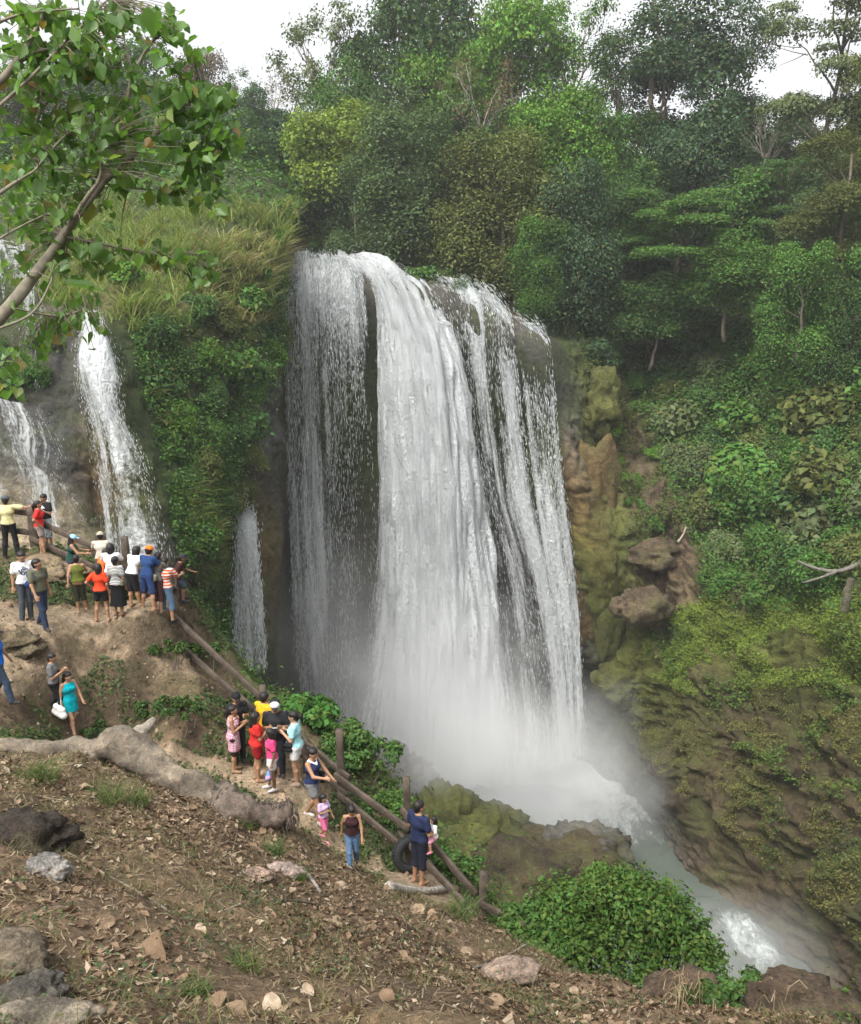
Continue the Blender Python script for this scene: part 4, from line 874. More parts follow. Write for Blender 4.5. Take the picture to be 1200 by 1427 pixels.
def fabric(col, kind='plain', col2=None):
    key = (col, kind, col2)
    if key in _mats: return _mats[key]
    t = NT('cloth'); c = t.coords(); n = t.noise(c, 14, 4, 0.6); base = t.n('RGB').outputs[0]; base.default_value = (*col, 1)
    if kind == 'stripes': f = t.math('GREATER_THAN', t.math('FRACT', t.math('MULTIPLY', t.n('SeparateXYZ', Vector=c).outputs[2], 13.0)), 0.55); base = t.mix(f, base, col2)
    if kind == 'fine': f = t.math('GREATER_THAN', t.math('FRACT', t.math('MULTIPLY', t.n('SeparateXYZ', Vector=c).outputs[2], 26.0)), 0.5); base = t.mix(f, base, col2)
    if kind == 'plaid':
        s = t.n('SeparateXYZ', Vector=c); fa = t.math('GREATER_THAN', t.math('FRACT', t.math('MULTIPLY', s.outputs[2], 16.0)), 0.5); fb = t.math('GREATER_THAN', t.math('FRACT', t.math('MULTIPLY', t.math('ADD', s.outputs[0], s.outputs[1]), 16.0)), 0.5)
        base = t.mix(t.math('MULTIPLY', t.math('ADD', fa, fb), 0.5), base, col2)
    if kind == 'print': base = t.mix(t.math('GREATER_THAN', t.noise(c, 9.0, 2, 0.5), 0.56), base, col2)
    if kind == 'chest':
        s = t.n('SeparateXYZ', Vector=c); l = t.n('VectorMath', _operation='LENGTH', i0=t.n('VectorMath', _operation='SUBTRACT', i0=c, i1=(0.0, 0.14, 1.26)).outputs[0]).outputs['Value']
        base = t.mix(t.math('MULTIPLY', t.math('LESS_THAN', l, 0.11), t.math('GREATER_THAN', t.noise(c, 22.0, 2, 0.5), 0.47)), base, col2)
    k = t.mix(1.0, base, t.ramp(n, [(0.3, (0.72, 0.72, 0.72)), (0.7, (1.12, 1.12, 1.12))]), 'MULTIPLY')
    folds = t.noise(t.mapped(c, (1, 1, 0.45)), 9.0, 3, 0.6, 0.6)
    p = t.n('BsdfPrincipled', Base__Color=k, Roughness=0.85, Normal=t.bump(folds, 0.7, 0.03)); p.inputs['Specular IOR Level'].default_value = 0.15
    _mats[key] = t.done(p.outputs[0]); return _mats[key]
M_skin = {k: simple('skin', c, 0.55, 0.1, 8, 0.05, 0.003, 0.35) for k, c in dict(l=(0.42, 0.24, 0.15), m=(0.32, 0.175, 0.10), d=(0.20, 0.105, 0.06)).items()}
M_hair = simple('black_hair', (0.014, 0.011, 0.010), 0.5, 0.4, 30, 0.5, 0.01)
M_eye = simple('dark_eye', (0.02, 0.015, 0.012), 0.3, 0.1, 5, 0.0)
M_lip = simple('lips', (0.25, 0.09, 0.07), 0.5, 0.1, 5, 0.0)
ARMS = dict(down=((.05, -.03, -.285), (.015, .06, -.245)), hip=((.17, -.10, -.21), (-.10, .12, -.17)), phone=((.04, .05, -.28), (-.12, .19, .11)), rail=((.07, .19, -.2), (-.05, .22, .0)),
            out=((.27, .06, -.05), (.24, .05, .04)), face=((.06, .13, -.24), (-.10, .10, .21)), hold=((.06, .03, -.28), (-.10, .22, .05)), reach=((.05, .16, -.23), (.0, .17, -.16)),
            back=((.08, -.09, -.27), (-.16, -.08, -.14)), swing=((.06, .08, -.27), (.01, .12, -.21)), swingb=((.07, -.10, -.26), (.02, -.04, -.245)), elbowup=((.16, .12, -.16), (-.22, .12, .02)))
def person(label, px, pyf, pytop, rz, top=None, bottom=None, female=False, arms=('down', 'down'), lean=0.0, nod=0.0, turn=0.0, legs='stand', hair='short', cap=None, skin='m', shoes=(0.05, 0.045, 0.04), capfront=None, pos=None, hgt=None, group='visitors at the falls', child=False, Y=None, fat=1.0):
    F_ = female; hipw = .088 if F_ else .085; shw = .165 if F_ else .185
    cl, sl = math.cos(lean), math.sin(lean)
    def U(x, y, z):   # upper body leans forward about the hip line
        y0, z0 = y, z - .93; return np.array([x, y0 * cl + z0 * sl, .93 + z0 * cl - y0 * sl])
    def cone(a, b, ra, rb, k=.03): return (np.asarray(a, float), np.asarray(b, float), ra, rb, k)
    def el(a, b, ra, rb, k=.03): return cone(U(*a), U(*b), ra, rb, k)
    w_ = (.080 if F_ else .085) * fat
    torso = [el((-.075, 0, .95), (.075, 0, .95), .10 * fat, .10 * fat, .06), el((-.045, .0, 1.08), (.045, 0, 1.08), w_, w_, .06), el((-.08, .0, 1.27), (.08, 0, 1.27), .098 * fat, .098 * fat, .06),
             el((0, 0, .98), (0, 0, 1.27), .10 * fat, .10 * fat, .05), el((-shw + .04, -.01, 1.395), (shw - .04, -.01, 1.395), .052, .052, .06), el((0, -.01, 1.30), (0, -.01, 1.42), .085, .06, .06)]
    if F_: torso += [el((-.07, .075, 1.27), (.07, .075, 1.27), .055, .055, .05), el((-.06, -.05, .93), (.06, -.05, .93), .095, .095, .05)]
    if fat > 1.05: torso.append(el((-.03, .07, 1.08), (.03, .07, 1.08), .10, .10, .06))
    neck = [el((0, -.01, 1.42), (0, .015, 1.52), .052, .05, .04)]
    legsP, thighs, shins, feet = [], [], [], []
    for s in (-1, 1):
        hip = np.array([hipw * s, 0, .90])
        if legs == 'stand': kn, an = np.array([.085 * s, .02, .48]), np.array([.09 * s, -.02, .075])
        elif legs == 'wide': kn, an = np.array([.13 * s, .03, .48]), np.array([.17 * s, -.02, .075])
        elif legs == 'shift': kn, an = (np.array([.10 * s, .06, .48]), np.array([.14 * s, .08, .075])) if s > 0 else (np.array([.07 * s, .0, .48]), np.array([.06 * s, -.03, .075]))
        elif legs == 'step': kn, an = (np.array([.08 * s, .14, .50]), np.array([.08 * s, .20, .085])) if s > 0 else (np.array([.08 * s, .0, .48]), np.array([.08 * s, -.24, .10]))
        elif legs == 'sit': kn, an = np.array([.12 * s, .40, .86]), np.array([.10 * s, .36 + .06 * s, .46])
        elif legs == 'dangle': kn, an = np.array([.10 * s, .22, .72]), np.array([.12 * s, .16, .34])
        th = cone(hip, kn, (.088 if F_ else .085) * fat, .052, .04); sh = [cone(kn, kn + (an - kn) * .3 + np.array([0, -.012, 0]), .05, .054), cone(kn + (an - kn) * .3 + np.array([0, -.012, 0]), an, .054, .034)]
        ft = [cone(an + np.array([0, -.03, -.035]), an + np.array([.025 * s, .15, -.05]), .035, .026), cone(an, an + np.array([0, .04, -.03]), .036, .036)]
        thighs.append(th); shins.append(sh); feet.append(ft)
    armP, sleeves, fore, hands = [], [], [], []
    wr = []
    for s, an_ in zip((-1, 1), arms):
        e_, w2 = ARMS[an_] if isinstance(an_, str) else an_
        so = np.array([shw * s, -.01, 1.40]); eo = so + np.array([e_[0] * s, e_[1], e_[2]]); wo = eo + np.array([w2[0] * s, w2[1], w2[2]])
        so, eo, wo = U(*so), U(*eo), U(*wo); wr.append(wo)
        ua = cone(so, eo, .049 * fat, .039, .035); fa = cone(eo, wo, .039, .026, .02); sleeves.append(ua); fore.append(fa)
        d = unit(wo - eo); side = unit(np.cross(d, np.array([s * .35, .9, .2]))); nrm = np.cross(side, d)
        hp = [cone(wo, wo + d * .075, .024, .03, .015), cone(wo + d * .02 - side * .018, wo + d * .075 - side * .028, .02, .014, .01), cone(wo + d * .02 + side * .018, wo + d * .075 + side * .028, .02, .014, .01)]
        for q, ln in zip((-.030, -.010, .010, .030), (.062, .072, .068, .05)):
            k0 = wo + d * .08 + side * q; k1 = k0 + d * ln * .55 + nrm * .008 + side * q * .15; hp += [cone(k0, k1, .0105, .0098, .005), cone(k1, k1 + d * ln * .4 + nrm * .02, .0098, .0085, .004)]
        tb = wo + d * .025 - side * .03; hp += [cone(tb, tb + d * .03 - side * .026, .013, .012, .008), cone(tb + d * .03 - side * .026, tb + d * .062 - side * .032 + nrm * .012, .0115, .009, .004)]
        hands += hp
    # head in its own frame, nodding and turning
    nc = U(0, .02, 1.575); hd = lean * .45 + nod
    Rh = np.array(Euler((-hd, 0, turn), 'ZYX').to_matrix()) if False else np.array((Matrix.Rotation(turn, 3, 'Z') @ Matrix.Rotation(-hd, 3, 'X')).to_3x3())
    cs = 1.22 if child else 1.0
    def H(x, y, z): return nc + Rh @ (np.array([x, y, z]) * cs + np.array([0, 0, .03 * (cs - 1) * 4]))
    hc = lambda a, b, ra, rb, k=.02: cone(H(*a), H(*b), ra * cs, rb * cs, k)
    head = [hc((0, -.018, .035), (0, .012, .032), .088, .084, .03), hc((0, .025, .0), (0, .042, -.07), .070, .042, .04), hc((0, .088, .0), (0, .104, -.028), .009, .015, .012),
            hc((-.086, -.008, -.012), (-.086, -.01, .012), .014, .018, .01), hc((.086, -.008, -.012), (.086, -.01, .012), .014, .018, .01), hc((-.03, .075, -.055), (.03, .075, -.055), .012, .012, .02)]
    body = torso + neck + thighs + [x for s in shins for x in s] + [x for f in feet for x in f] + sleeves + fore + hands + head
    # place
    g = np.asarray(pos) if pos is not None else (ground_at(px, pyf) if Y is None else at(px, pyf, Y))
    if pos is None: g = np.array([g[0], g[1], float(ground_z(np.array([g[0]]), np.array([g[1]]))[0])]) if Y is None else g
    if hgt is None:
        zt = at(px, pytop, g[1])[2] - g[2]; ext = H(0, 0, .125)[2]; sc = zt / ext
    else: sc = hgt / 1.70
    r = thing('person', g, label, 'person', group, rz); r.scale = (sc,) * 3
    V, Q = sdf_mesh(body, .0145); link('body', mesh('body', V, Q, M_skin[skin]), r)
    def part(name, prims, m, infl=.0, k=.035, cuts=(), subs=(), h=.017):
        V, Q = sdf_mesh(prims, h, infl, k, cuts, subs); return link(name, mesh(name, V, Q, m), r)
    up = U(0, 0, 1.93) - U(0, 0, .93)
    if top:
        kind, mat = top[0], top[1]; hem = top[2] if len(top) > 2 else .93
        pr = list(torso)
        fr = dict(tee=.62, long=1.0, tank=0, dress=.0, dresstee=.55)[kind]
        if fr: pr += [cone(s[0], s[0] + (s[1] - s[0]) * fr, s[2] - .002, s[3] + .014) for s in sleeves]
        if kind == 'long': pr += [cone(f[0], f[0] + (f[1] - f[0]) * .9, f[2] + .004, f[3] + .006) for f in fore]
        neckz = 1.455 if fr else 1.425
        cuts = [(U(0, 0, neckz), up)]
        if kind in ('tank', 'dress'): cuts += [((.13, 0, 1.4), (1, 0, .45)), ((-.13, 0, 1.4), (-1, 0, .45))]
        if kind.startswith('dress'):
            hz = hem; pr += [cone((-.05, 0, .95), (-.07, .01, hz), .115, .115), cone((.05, 0, .95), (.07, .01, hz), .115, .115), cone((0, 0, .95), (0, .02, hz), .12, .13)]; cuts.append(((0, 0, hz), (0, 0, -1)))
        else: cuts.append((U(0, 0, hem), -up))
        part('dress' if kind.startswith('dress') else 'shirt', pr, mat, .016, .04, cuts)
    if bottom:
        kind, mat = bottom[0], bottom[1]; pr = [torso[0]] + ([torso[-1]] if F_ else []); cuts = [(U(0, 0, 1.03), up)]
        if kind == 'skirt':
            hz = bottom[2]; pr += [cone((-.05, 0, .95), (-.09, .01, hz), .11, .13), cone((.05, 0, .95), (.09, .01, hz), .11, .13), cone((0, 0, .95), (0, .02, hz), .12, .14)]; cuts.append(((0, 0, hz), (0, 0, -1)))
            part('skirt', pr, mat, .012, .04, cuts)
        else:
            f = dict(trousers=1, shorts=.92, mini=.5, long_shorts=1.0)[kind]
            for th, sh in zip(thighs, shins):
                pr.append(cone(th[0], th[0] + (th[1] - th[0]) * f, th[2], th[3] + (th[2] - th[3]) * (1 - f) + (.014 if kind != 'trousers' else 0)))
                if kind == 'long_shorts': pr.append(cone(sh[0][0], sh[0][0] + (sh[1][1] - sh[0][0]) * .25, .06, .066))
                if kind == 'trousers': pr += [cone(x[0], x[1], x[2] + .004, max(x[3], .046)) for x in sh]
            part('trousers' if kind == 'trousers' else 'shorts', pr, mat, .015, .03, cuts)
    if shoes is not None:
        mt = fabric(shoes)
        for ft in feet: part('shoe', ft, mt, .009, .02)
    if hair:
        hp = [hc((0, -.028, .045), (0, .0, .05), .095, .088, .03), hc((0, -.05, .0), (0, -.05, -.05), .072, .055, .03)]; subs = [(H(0, .105, -.035), .09 * cs)]
        if hair == 'long': hp += [hc((0, -.06, .02), (0, -.085, -.16), .08, .075, .04), hc((0, -.085, -.14), (0, -.08, -.30), .075, .045, .03), hc((-.075, -.03, .0), (-.075, -.045, -.18), .035, .03), hc((.075, -.03, .0), (.075, -.045, -.18), .035, .03)]
        if hair == 'tail': hp += [hc((0, -.11, .05), (0, -.155, -.02), .028, .036, .02), hc((0, -.155, -.02), (0, -.14, -.22), .036, .012, .02)]
        if hair == 'bun': hp += [hc((0, -.12, .05), (0, -.13, .06), .042, .042, .01)]
        if hair == 'bob': hp += [hc((0, -.05, .0), (0, -.06, -.1), .088, .08, .03), hc((-.07, -.01, .0), (-.07, -.02, -.08), .035, .03), hc((.07, -.01, .0), (.07, -.02, -.08), .035, .03)]
        part('hair', hp, M_hair, .004, .03, (), subs, .013)
    if cap is not None:
        cm = fabric(cap); cp = [hc((0, -.022, .05), (0, .0, .05), .103, .098, .03)]
        o = part('cap', cp, cm, 0, .02, [(H(0, 0, .035), -(H(0, 0, 1.035) - H(0, 0, .035)) / cs)], (), .012)
        if capfront is not None:
            V, Q = sdf_mesh(cp, .012, .006, .02, [(H(0, 0, .035), -(H(0, 0, 1.035) - H(0, 0, .035)) / cs), (H(0, .015, .05), -(H(0, 1.015, .05) - H(0, .015, .05)) / cs)]); link('front_panel', mesh('front_panel', V, Q, fabric(capfront)), o)
        bp = [hc((-.045, .08, .04), (-.03, .145, .028), .012, .009), hc((0, .09, .045), (0, .165, .03), .013, .009), hc((.045, .08, .04), (.03, .145, .028), .012, .009), hc((-.02, .085, .045), (-.015, .16, .03), .012, .009), hc((.02, .085, .045), (.015, .16, .03), .012, .009)]
        V, Q = sdf_mesh(bp, .011, 0, .03); b = link('brim', mesh('brim', V, Q, cm), o)
    for s in (-1, 1):
        V, Fi = ICO[1]; link('eye', mesh('eye', V * .0085 * cs + H(.031 * s, .076, .006), Fi, M_eye), r)
    V, Fi = ICO[1]; link('mouth', mesh('mouth', (V * np.array([.022, .008, .006])) @ Rh.T * cs + H(0, .083, -.052), Fi, M_lip), r)
    return r, dict(U=U, H=H, wrist=wr, sc=sc, torso=torso, g=g)
def held(name, label, cat, r, prims, mat, h=.015, infl=0, k=.03, cuts=()):
    """something carried: a thing of its own standing where the carrier holds it"""
    o, inf = r; V, Q = sdf_mesh(prims, h, infl, k, cuts); V = V * inf['sc']; c, s = math.cos(o.rotation_euler.z), math.sin(o.rotation_euler.z)
    V = V @ np.array([[c, s, 0], [-s, c, 0], [0, 0, 1]]); p = V.mean(0); q = link(name, mesh(name, V - p, Q, mat), loc=np.asarray(inf['g']) + p); tag(q, label, cat); return q
PI = math.pi
def behind(px, py, d):
    g = ground_at(px, py); p = at(px, py, g[1] + d); return np.array([p[0], p[1], float(ground_z(np.array([p[0]]), np.array([p[1]]))[0])])
WHITE, BLACK, NAVY, DENIM, ORANGE, RED = (.72, .72, .72), (.018, .018, .02), (.018, .028, .075), (.085, .13, .22), (.62, .085, .025), (.55, .03, .025)
DKDENIM = (.03, .042, .075); OLIVE = (.10, .12, .02); GREY = (.16, .16, .165); TEAL = (.0, .30, .36); PINK = (.62, .055, .17)
T1, T2, T3, T4 = 'people on the upper ledge by the railing', 'crowd at the upper railing', 'visitors gathered on the middle path', 'people walking on the lower path'
P = person
P('man in pale yellow t-shirt and black trousers stretching one arm along the top railing', 17, 777, 691, 0.15, ('tee', fabric((.62, .58, .30))), ('trousers', fabric(BLACK)), arms=('down', 'out'), legs='wide', cap=(.09, .10, .11), group=T1)
P('woman in red t-shirt and beige-grey shorts with ponytail standing on the upper ledge', 60, 775, 698, -PI / 2 + .3, ('tee', fabric(RED)), ('mini', fabric((.28, .23, .20))), True, ('hip', 'hip'), legs='shift', hair='tail', group=T1, shoes=(.35, .2, .12))
P('man in black printed t-shirt and patterned pale shorts behind the woman in red', 69, 766, 689, PI - .4, ('tee', fabric(BLACK, 'chest', WHITE)), ('long_shorts', fabric((.5, .54, .56), 'print', (.12, .17, .22))), arms=('phone', 'face'), nod=.35, group=T1)
P('man in white printed t-shirt and grey jeans beside the man with the backpack', 40, 864, 769, -PI + .5, ('tee', fabric(WHITE, 'chest', (.06, .07, .12))), ('trousers', fabric((.06, .07, .085))), nod=.3, turn=.3, legs='shift', group=T2)
r = P('man in olive-grey shirt and dark jeans wearing a blue backpack', 61, 877, 779, -PI / 2 - .5, ('tee', fabric((.11, .115, .075))), ('trousers', fabric(DKDENIM)), turn=.5, legs='step', arms=('down', 'swing'), group=T2)
held('backpack', 'navy blue backpack on the back of the man in the olive-grey shirt', 'backpack', r, [((-.07, -.19, 1.30), (.07, -.19, 1.30), .075, .075, .05), ((-.09, -.22, 1.08), (.09, -.22, 1.08), .095, .095, .06), ((0, -.29, 1.02), (0, -.29, 1.12), .05, .05, .04), ((-.13, -.10, 1.40), (-.14, .07, 1.33), .016, .016, .01), ((.13, -.10, 1.40), (.14, .07, 1.33), .016, .016, .01), ((-.14, .10, 1.33), (-.15, -.10, 1.05), .014, .014, .01), ((.14, .10, 1.33), (.15, -.10, 1.05), .014, .014, .01)], fabric((.015, .04, .16)))
P('woman in pale blue cap and dark green tank top turned toward the railing', 104, 824, 746, -PI / 2 + .3, ('tank', fabric((.012, .05, .04))), ('trousers', fabric((.05, .065, .09))), True, ('rail', 'rail'), lean=.15, hair='long', cap=(.30, .55, .75), group=T2)
P('person in olive green top and dark shorts seen from behind beside the blue cap', 113, 853, 775, .3, ('tank', fabric(OLIVE)), ('long_shorts', fabric((.035, .04, .025))), True, ('swingb', 'rail'), lean=.12, hair='bun', group=T2, legs='shift', shoes=(.3, .2, .13), fat=1.12)
P('elderly person in cream shirt and beige cap at the railing post', 146, 822, 743, .2, ('tee', fabric((.55, .50, .42))), ('trousers', fabric((.2, .19, .17))), arms=('rail', 'rail'), lean=.15, cap=(.42, .38, .28), group=T2)
P('child in orange shirt leaning over the railing between taller people', 142, 838, 769, -.5, ('tee', fabric((.72, .15, .03))), ('shorts', fabric((.30, .24, .17))), arms=('rail', 'rail'), lean=.55, child=True, group=T2, skin='d')
P('girl in orange-red t-shirt and black shorts with one hand on her hip', 144, 868, 786, .05, ('tee', fabric((.70, .06, .02))), ('mini', fabric(BLACK)), True, ('hip', 'down'), hair='bob', legs='wide', group=T2, shoes=None)
P('person with black hair and white t-shirt standing just behind the striped top', 160, 845, 759, .1, ('tee', fabric(WHITE)), ('shorts', fabric((.1, .1, .12))), arms=('rail', 'rail'), hair='bob', lean=.12, group=T2)
r = P('woman in black and white striped top and long black skirt', 167, 859, 776, -.15, ('tee', fabric((.022, .022, .022), 'fine', (.6, .6, .58))), ('skirt', fabric((.012, .012, .013)), .3), True, ('down', 'down'), hair='bun', group=T2, skin='d', shoes=(.15, .08, .05))
held('shoulder_bag', 'olive shoulder bag at the side of the woman in the striped top', 'bag', r, [((.20, -.08, 1.02), (.20, .06, 1.02), .05, .05, .03), ((.20, -.08, .95), (.20, .07, .95), .055, .055, .03), ((.19, 0, 1.06), (.12, -.02, 1.45), .01, .01, .01)], fabric((.14, .14, .09)))
P('person in white t-shirt and black shorts bending forward over the rail', 187, 846, 765, -.45, ('tee', fabric(WHITE)), ('shorts', fabric(BLACK)), arms=('rail', 'elbowup'), lean=.4, hair='bob', group=T2, legs='shift', shoes=(.28, .17, .1))
P('man in orange cap, navy shirt and blue shorts leaning on the railing', 208, 851, 764, -.35, ('tee', fabric((.02, .05, .14))), ('shorts', fabric((.03, .055, .15))), arms=('rail', 'rail'), lean=.28, cap=(.78, .17, .02), group=T2, legs='wide', shoes=(.3, .18, .11))
r = P('man in dark grey shirt and maroon shorts between the orange cap and the striped polo', 222, 856, 772, -.3, ('tee', fabric((.10, .10, .095))), ('long_shorts', fabric((.06, .03, .03))), arms=('rail', 'rail'), lean=.2, group=T2, shoes=(.2, .15, .1))
held('shoulder_bag', 'small khaki bag on the back of the man in the dark grey shirt', 'bag', r, [((-.07, -.16, 1.10), (.07, -.16, 1.10), .06, .06, .04), ((-.06, -.17, 1.02), (.06, -.17, 1.02), .06, .06, .04)], fabric((.2, .19, .11)))
P('man in orange and white striped polo and denim shorts with white socks and black shoes', 234, 867, 778, -.35, ('tee', fabric((.66, .11, .03), 'stripes', (.66, .62, .58))), ('long_shorts', fabric((.10, .16, .24))), arms=('down', 'rail'), lean=.06, group=T2, legs='wide', shoes=BLACK)
P('man in dark maroon shirt and dark cap sitting on the end of the railing', 249, 852, 773, -PI / 2 + .2, ('tee', fabric((.05, .02, .02))), ('shorts', fabric((.05, .06, .075))), arms=('rail', 'down'), lean=.3, cap=(.03, .03, .035), group=T2, legs='dangle', shoes=(.04, .04, .05), skin='d')
P('man in bright blue shirt and jeans half cut off by the left edge', 4, 983, 876, -PI / 2 + .3, ('tee', fabric((.01, .13, .55)), .9), ('trousers', fabric((.05, .075, .12))), legs='step', arms=('swing', 'swingb'), cap=(.02, .02, .025), group='people on the left path')
P('man in grey t-shirt and dark trousers walking close behind the woman in turquoise', 87, 1016, 911, -PI / 2 + .1, ('tee', fabric(GREY)), ('trousers', fabric(BLACK)), arms=('phone', 'phone'), turn=-.2, nod=.2, legs='step', group='people on the left path', pos=behind(83, 1024, .22))
r = P('woman in short turquoise dress with long dark hair carrying a white bag', 102, 1024, 937, -PI / 2 - .6, ('dress', fabric((.0, .34, .40)), .66), None, True, ('swing', 'down'), hair='long', nod=.25, legs='step', skin='l', group='people on the left path', shoes=(.08, .05, .04))
held('tote_bag', 'large white tote bag hanging from the arm of the woman in turquoise', 'bag', r, [((.29, -.14, .86), (.29, .12, .82), .075, .075, .06), ((.30, -.17, .72), (.30, .15, .68), .095, .095, .06), ((.29, -.12, .90), (.22, -.02, 1.12), .012, .012, .01), ((.29, .08, .88), (.22, -.02, 1.12), .012, .012, .01)], fabric((.66, .64, .60)))
P('man in black t-shirt and black cap standing behind the girl in the plaid dress', 334, 1062, 966, -PI + .5, ('tee', fabric(BLACK)), ('trousers', fabric((.025, .025, .03))), arms=('phone', 'phone'), nod=.3, cap=(.015, .015, .017), group=T3)
P('girl in pink plaid dress with dark ponytail standing with arms folded', 328, 1076, 984, -PI / 2 + .1, ('dress', fabric((.50, .12, .22), 'plaid', (.62, .52, .55)), .60), ('shorts', fabric((.04, .02, .02))), True, ('phone', 'phone'), hair='tail', group=T3, shoes=(.3, .19, .12))
P('person in mustard yellow shirt at the back of the group by the fence', 370, 1064, 967, -.5, ('tee', fabric((.62, .36, .02))), ('shorts', fabric((.18, .12, .10))), arms=('rail', 'down'), lean=.1, group=T3, skin='m')
r = P('woman in red dress with long black hair facing the man in the white-fronted cap', 360, 1089, 993, -PI / 2 + .45, ('dresstee', fabric(RED)), ('mini', fabric((.28, .015, .02))), True, ('down', 'phone'), hair='long', group=T3, shoes=(.3, .19, .12), fat=1.1)
r = P('man in black t-shirt wearing a cap with white front looking at a phone', 388, 1083, 976, -PI + .1, ('tee', fabric((.022, .022, .024))), ('trousers', fabric((.03, .032, .04))), arms=('phone', 'phone'), nod=.35, cap=(.02, .02, .022), capfront=(.66, .66, .68), group=T3, fat=1.15)
a_, b_ = r[1]['wrist']; m_ = (a_ + b_) / 2 + np.array([0, .10, .03])
held('phone', 'small silver phone in the hands of the man with the white-fronted cap', 'phone', r, [(m_ + np.array([-.05, 0, 0]), m_ + np.array([.05, 0, 0]), .016, .016, .01), (m_ + np.array([-.05, .02, .012]), m_ + np.array([.05, .02, .012]), .014, .014, .01)], fabric((.35, .36, .38)))
P('small child in pale blue shirt half hidden behind the girl in pink', 393, 1082, 1024, -PI + .4, ('tee', fabric((.42, .56, .70))), ('shorts', fabric((.05, .06, .08))), arms=('phone', 'down'), child=True, group=T3)
r = P('girl in bright pink t-shirt and white shorts holding a plastic bag', 381, 1104, 1016, PI / 2 + .3, ('tee', fabric(PINK)), ('mini', fabric((.72, .70, .70))), True, ('down', 'down'), hair='bob', nod=.2, turn=-.5, group=T3, skin='d', shoes=(.55, .5, .48), legs='shift')
held('plastic_bag', 'crumpled blue and pink plastic bag in the hand of the girl in pink', 'bag', r, [((-.22, .12, .62), (-.24, .13, .52), .05, .075, .03), ((-.22, .12, .62), (-.23, .10, .72), .03, .012, .02), ((-.27, .16, .5), (-.2, .1, .48), .05, .05, .03)], fabric((.18, .30, .55), 'print', (.6, .25, .35)))
r = P('woman in aqua t-shirt and white shorts taking a picture beside the fence', 414, 1093, 992, PI / 2 - .1, ('tee', fabric((.33, .62, .64))), ('mini', fabric((.70, .69, .67))), True, ('phone', 'phone'), hair='tail', nod=.3, group=T3, skin='l', shoes=(.4, .3, .22))
held('shoulder_bag', 'black shoulder bag hanging by the woman in aqua', 'bag', r, [((-.17, .06, 1.0), (-.17, .16, 1.0), .05, .05, .03), ((-.17, .06, .90), (-.17, .17, .90), .055, .055, .03), ((-.17, .1, 1.04), (-.12, .0, 1.44), .01, .01, .01)], fabric(BLACK))
r = P('woman in navy sleeveless top with white collar and grey shorts leading a small girl', 438, 1146, 1043, -PI / 2 - .45, ('tank', fabric(NAVY)), ('mini', fabric((.20, .20, .195))), True, ('reach', 'rail'), hair='bun', nod=.35, legs='step', group=T4, shoes=(.55, .5, .45))
held('collar', 'white lace collar round the neck of the woman in navy', 'collar', r, [(r[1]['U'](-.09, .02, 1.42), r[1]['U'](0, .10, 1.36), .03, .03, .02), (r[1]['U'](.09, .02, 1.42), r[1]['U'](0, .10, 1.36), .03, .03, .02), (r[1]['U'](-.09, .0, 1.43), r[1]['U'](.09, -.03, 1.43), .035, .035, .03)], fabric((.72, .70, .70)))
held('shoulder_bag', 'black handbag on the arm of the woman in navy', 'bag', r, [((-.22, -.06, 1.02), (-.22, .10, 1.02), .055, .055, .04), ((-.22, -.08, .88), (-.22, .11, .88), .07, .07, .04), ((-.21, 0, 1.06), (-.14, 0, 1.43), .011, .011, .01)], fabric((.02, .02, .022)))
P('small girl in lilac shirt and pink shorts walking beside the woman in navy', 452, 1171, 1107, -PI + .9, ('tee', fabric((.58, .42, .62))), ('shorts', fabric((.68, .16, .30))), True, ('swing', 'phone'), hair='bob', nod=.2, legs='step', child=True, group=T4, shoes=(.6, .2, .3))
P('woman in dark maroon top and blue jeans looking down as she walks the lower path', 492, 1209, 1124, -PI + .1, ('tank', fabric((.035, .014, .016))), ('trousers', fabric((.10, .17, .28))), True, ('swing', 'swingb'), nod=.65, hair='bun', legs='step', group=T4, shoes=(.05, .05, .06), fat=1.05)
rr = P('man in navy t-shirt and dark knee shorts carrying a toddler beside the tyre', 584, 1231, 1117, -.75, ('tee', fabric((.018, .026, .065))), ('long_shorts', fabric((.02, .022, .035))), arms=('hold', 'hold'), turn=-.4, legs='stand', group=T4, shoes=None)
o_, inf = rr; c_, s_ = math.cos(o_.rotation_euler.z), math.sin(o_.rotation_euler.z); q_ = np.array([.20, .19, .98]) * inf['sc']
tp = np.asarray(inf['g']) + np.array([c_ * q_[0] - s_ * q_[1], s_ * q_[0] + c_ * q_[1], q_[2]]); TODH = 0.82
P('toddler in white t-shirt and pink trousers carried on the arm of the man in navy', 0, 0, 0, -.75 + 2.6, ('tee', fabric((.74, .72, .74))), ('shorts', fabric((.62, .28, .36))), True, ('hold', 'rail'), legs='dangle', hair='bob', child=True, pos=tp - np.array([0, 0, .9 * TODH / 1.7]), hgt=TODH, group=T4, skin='l', shoes=(.6, .2, .28))
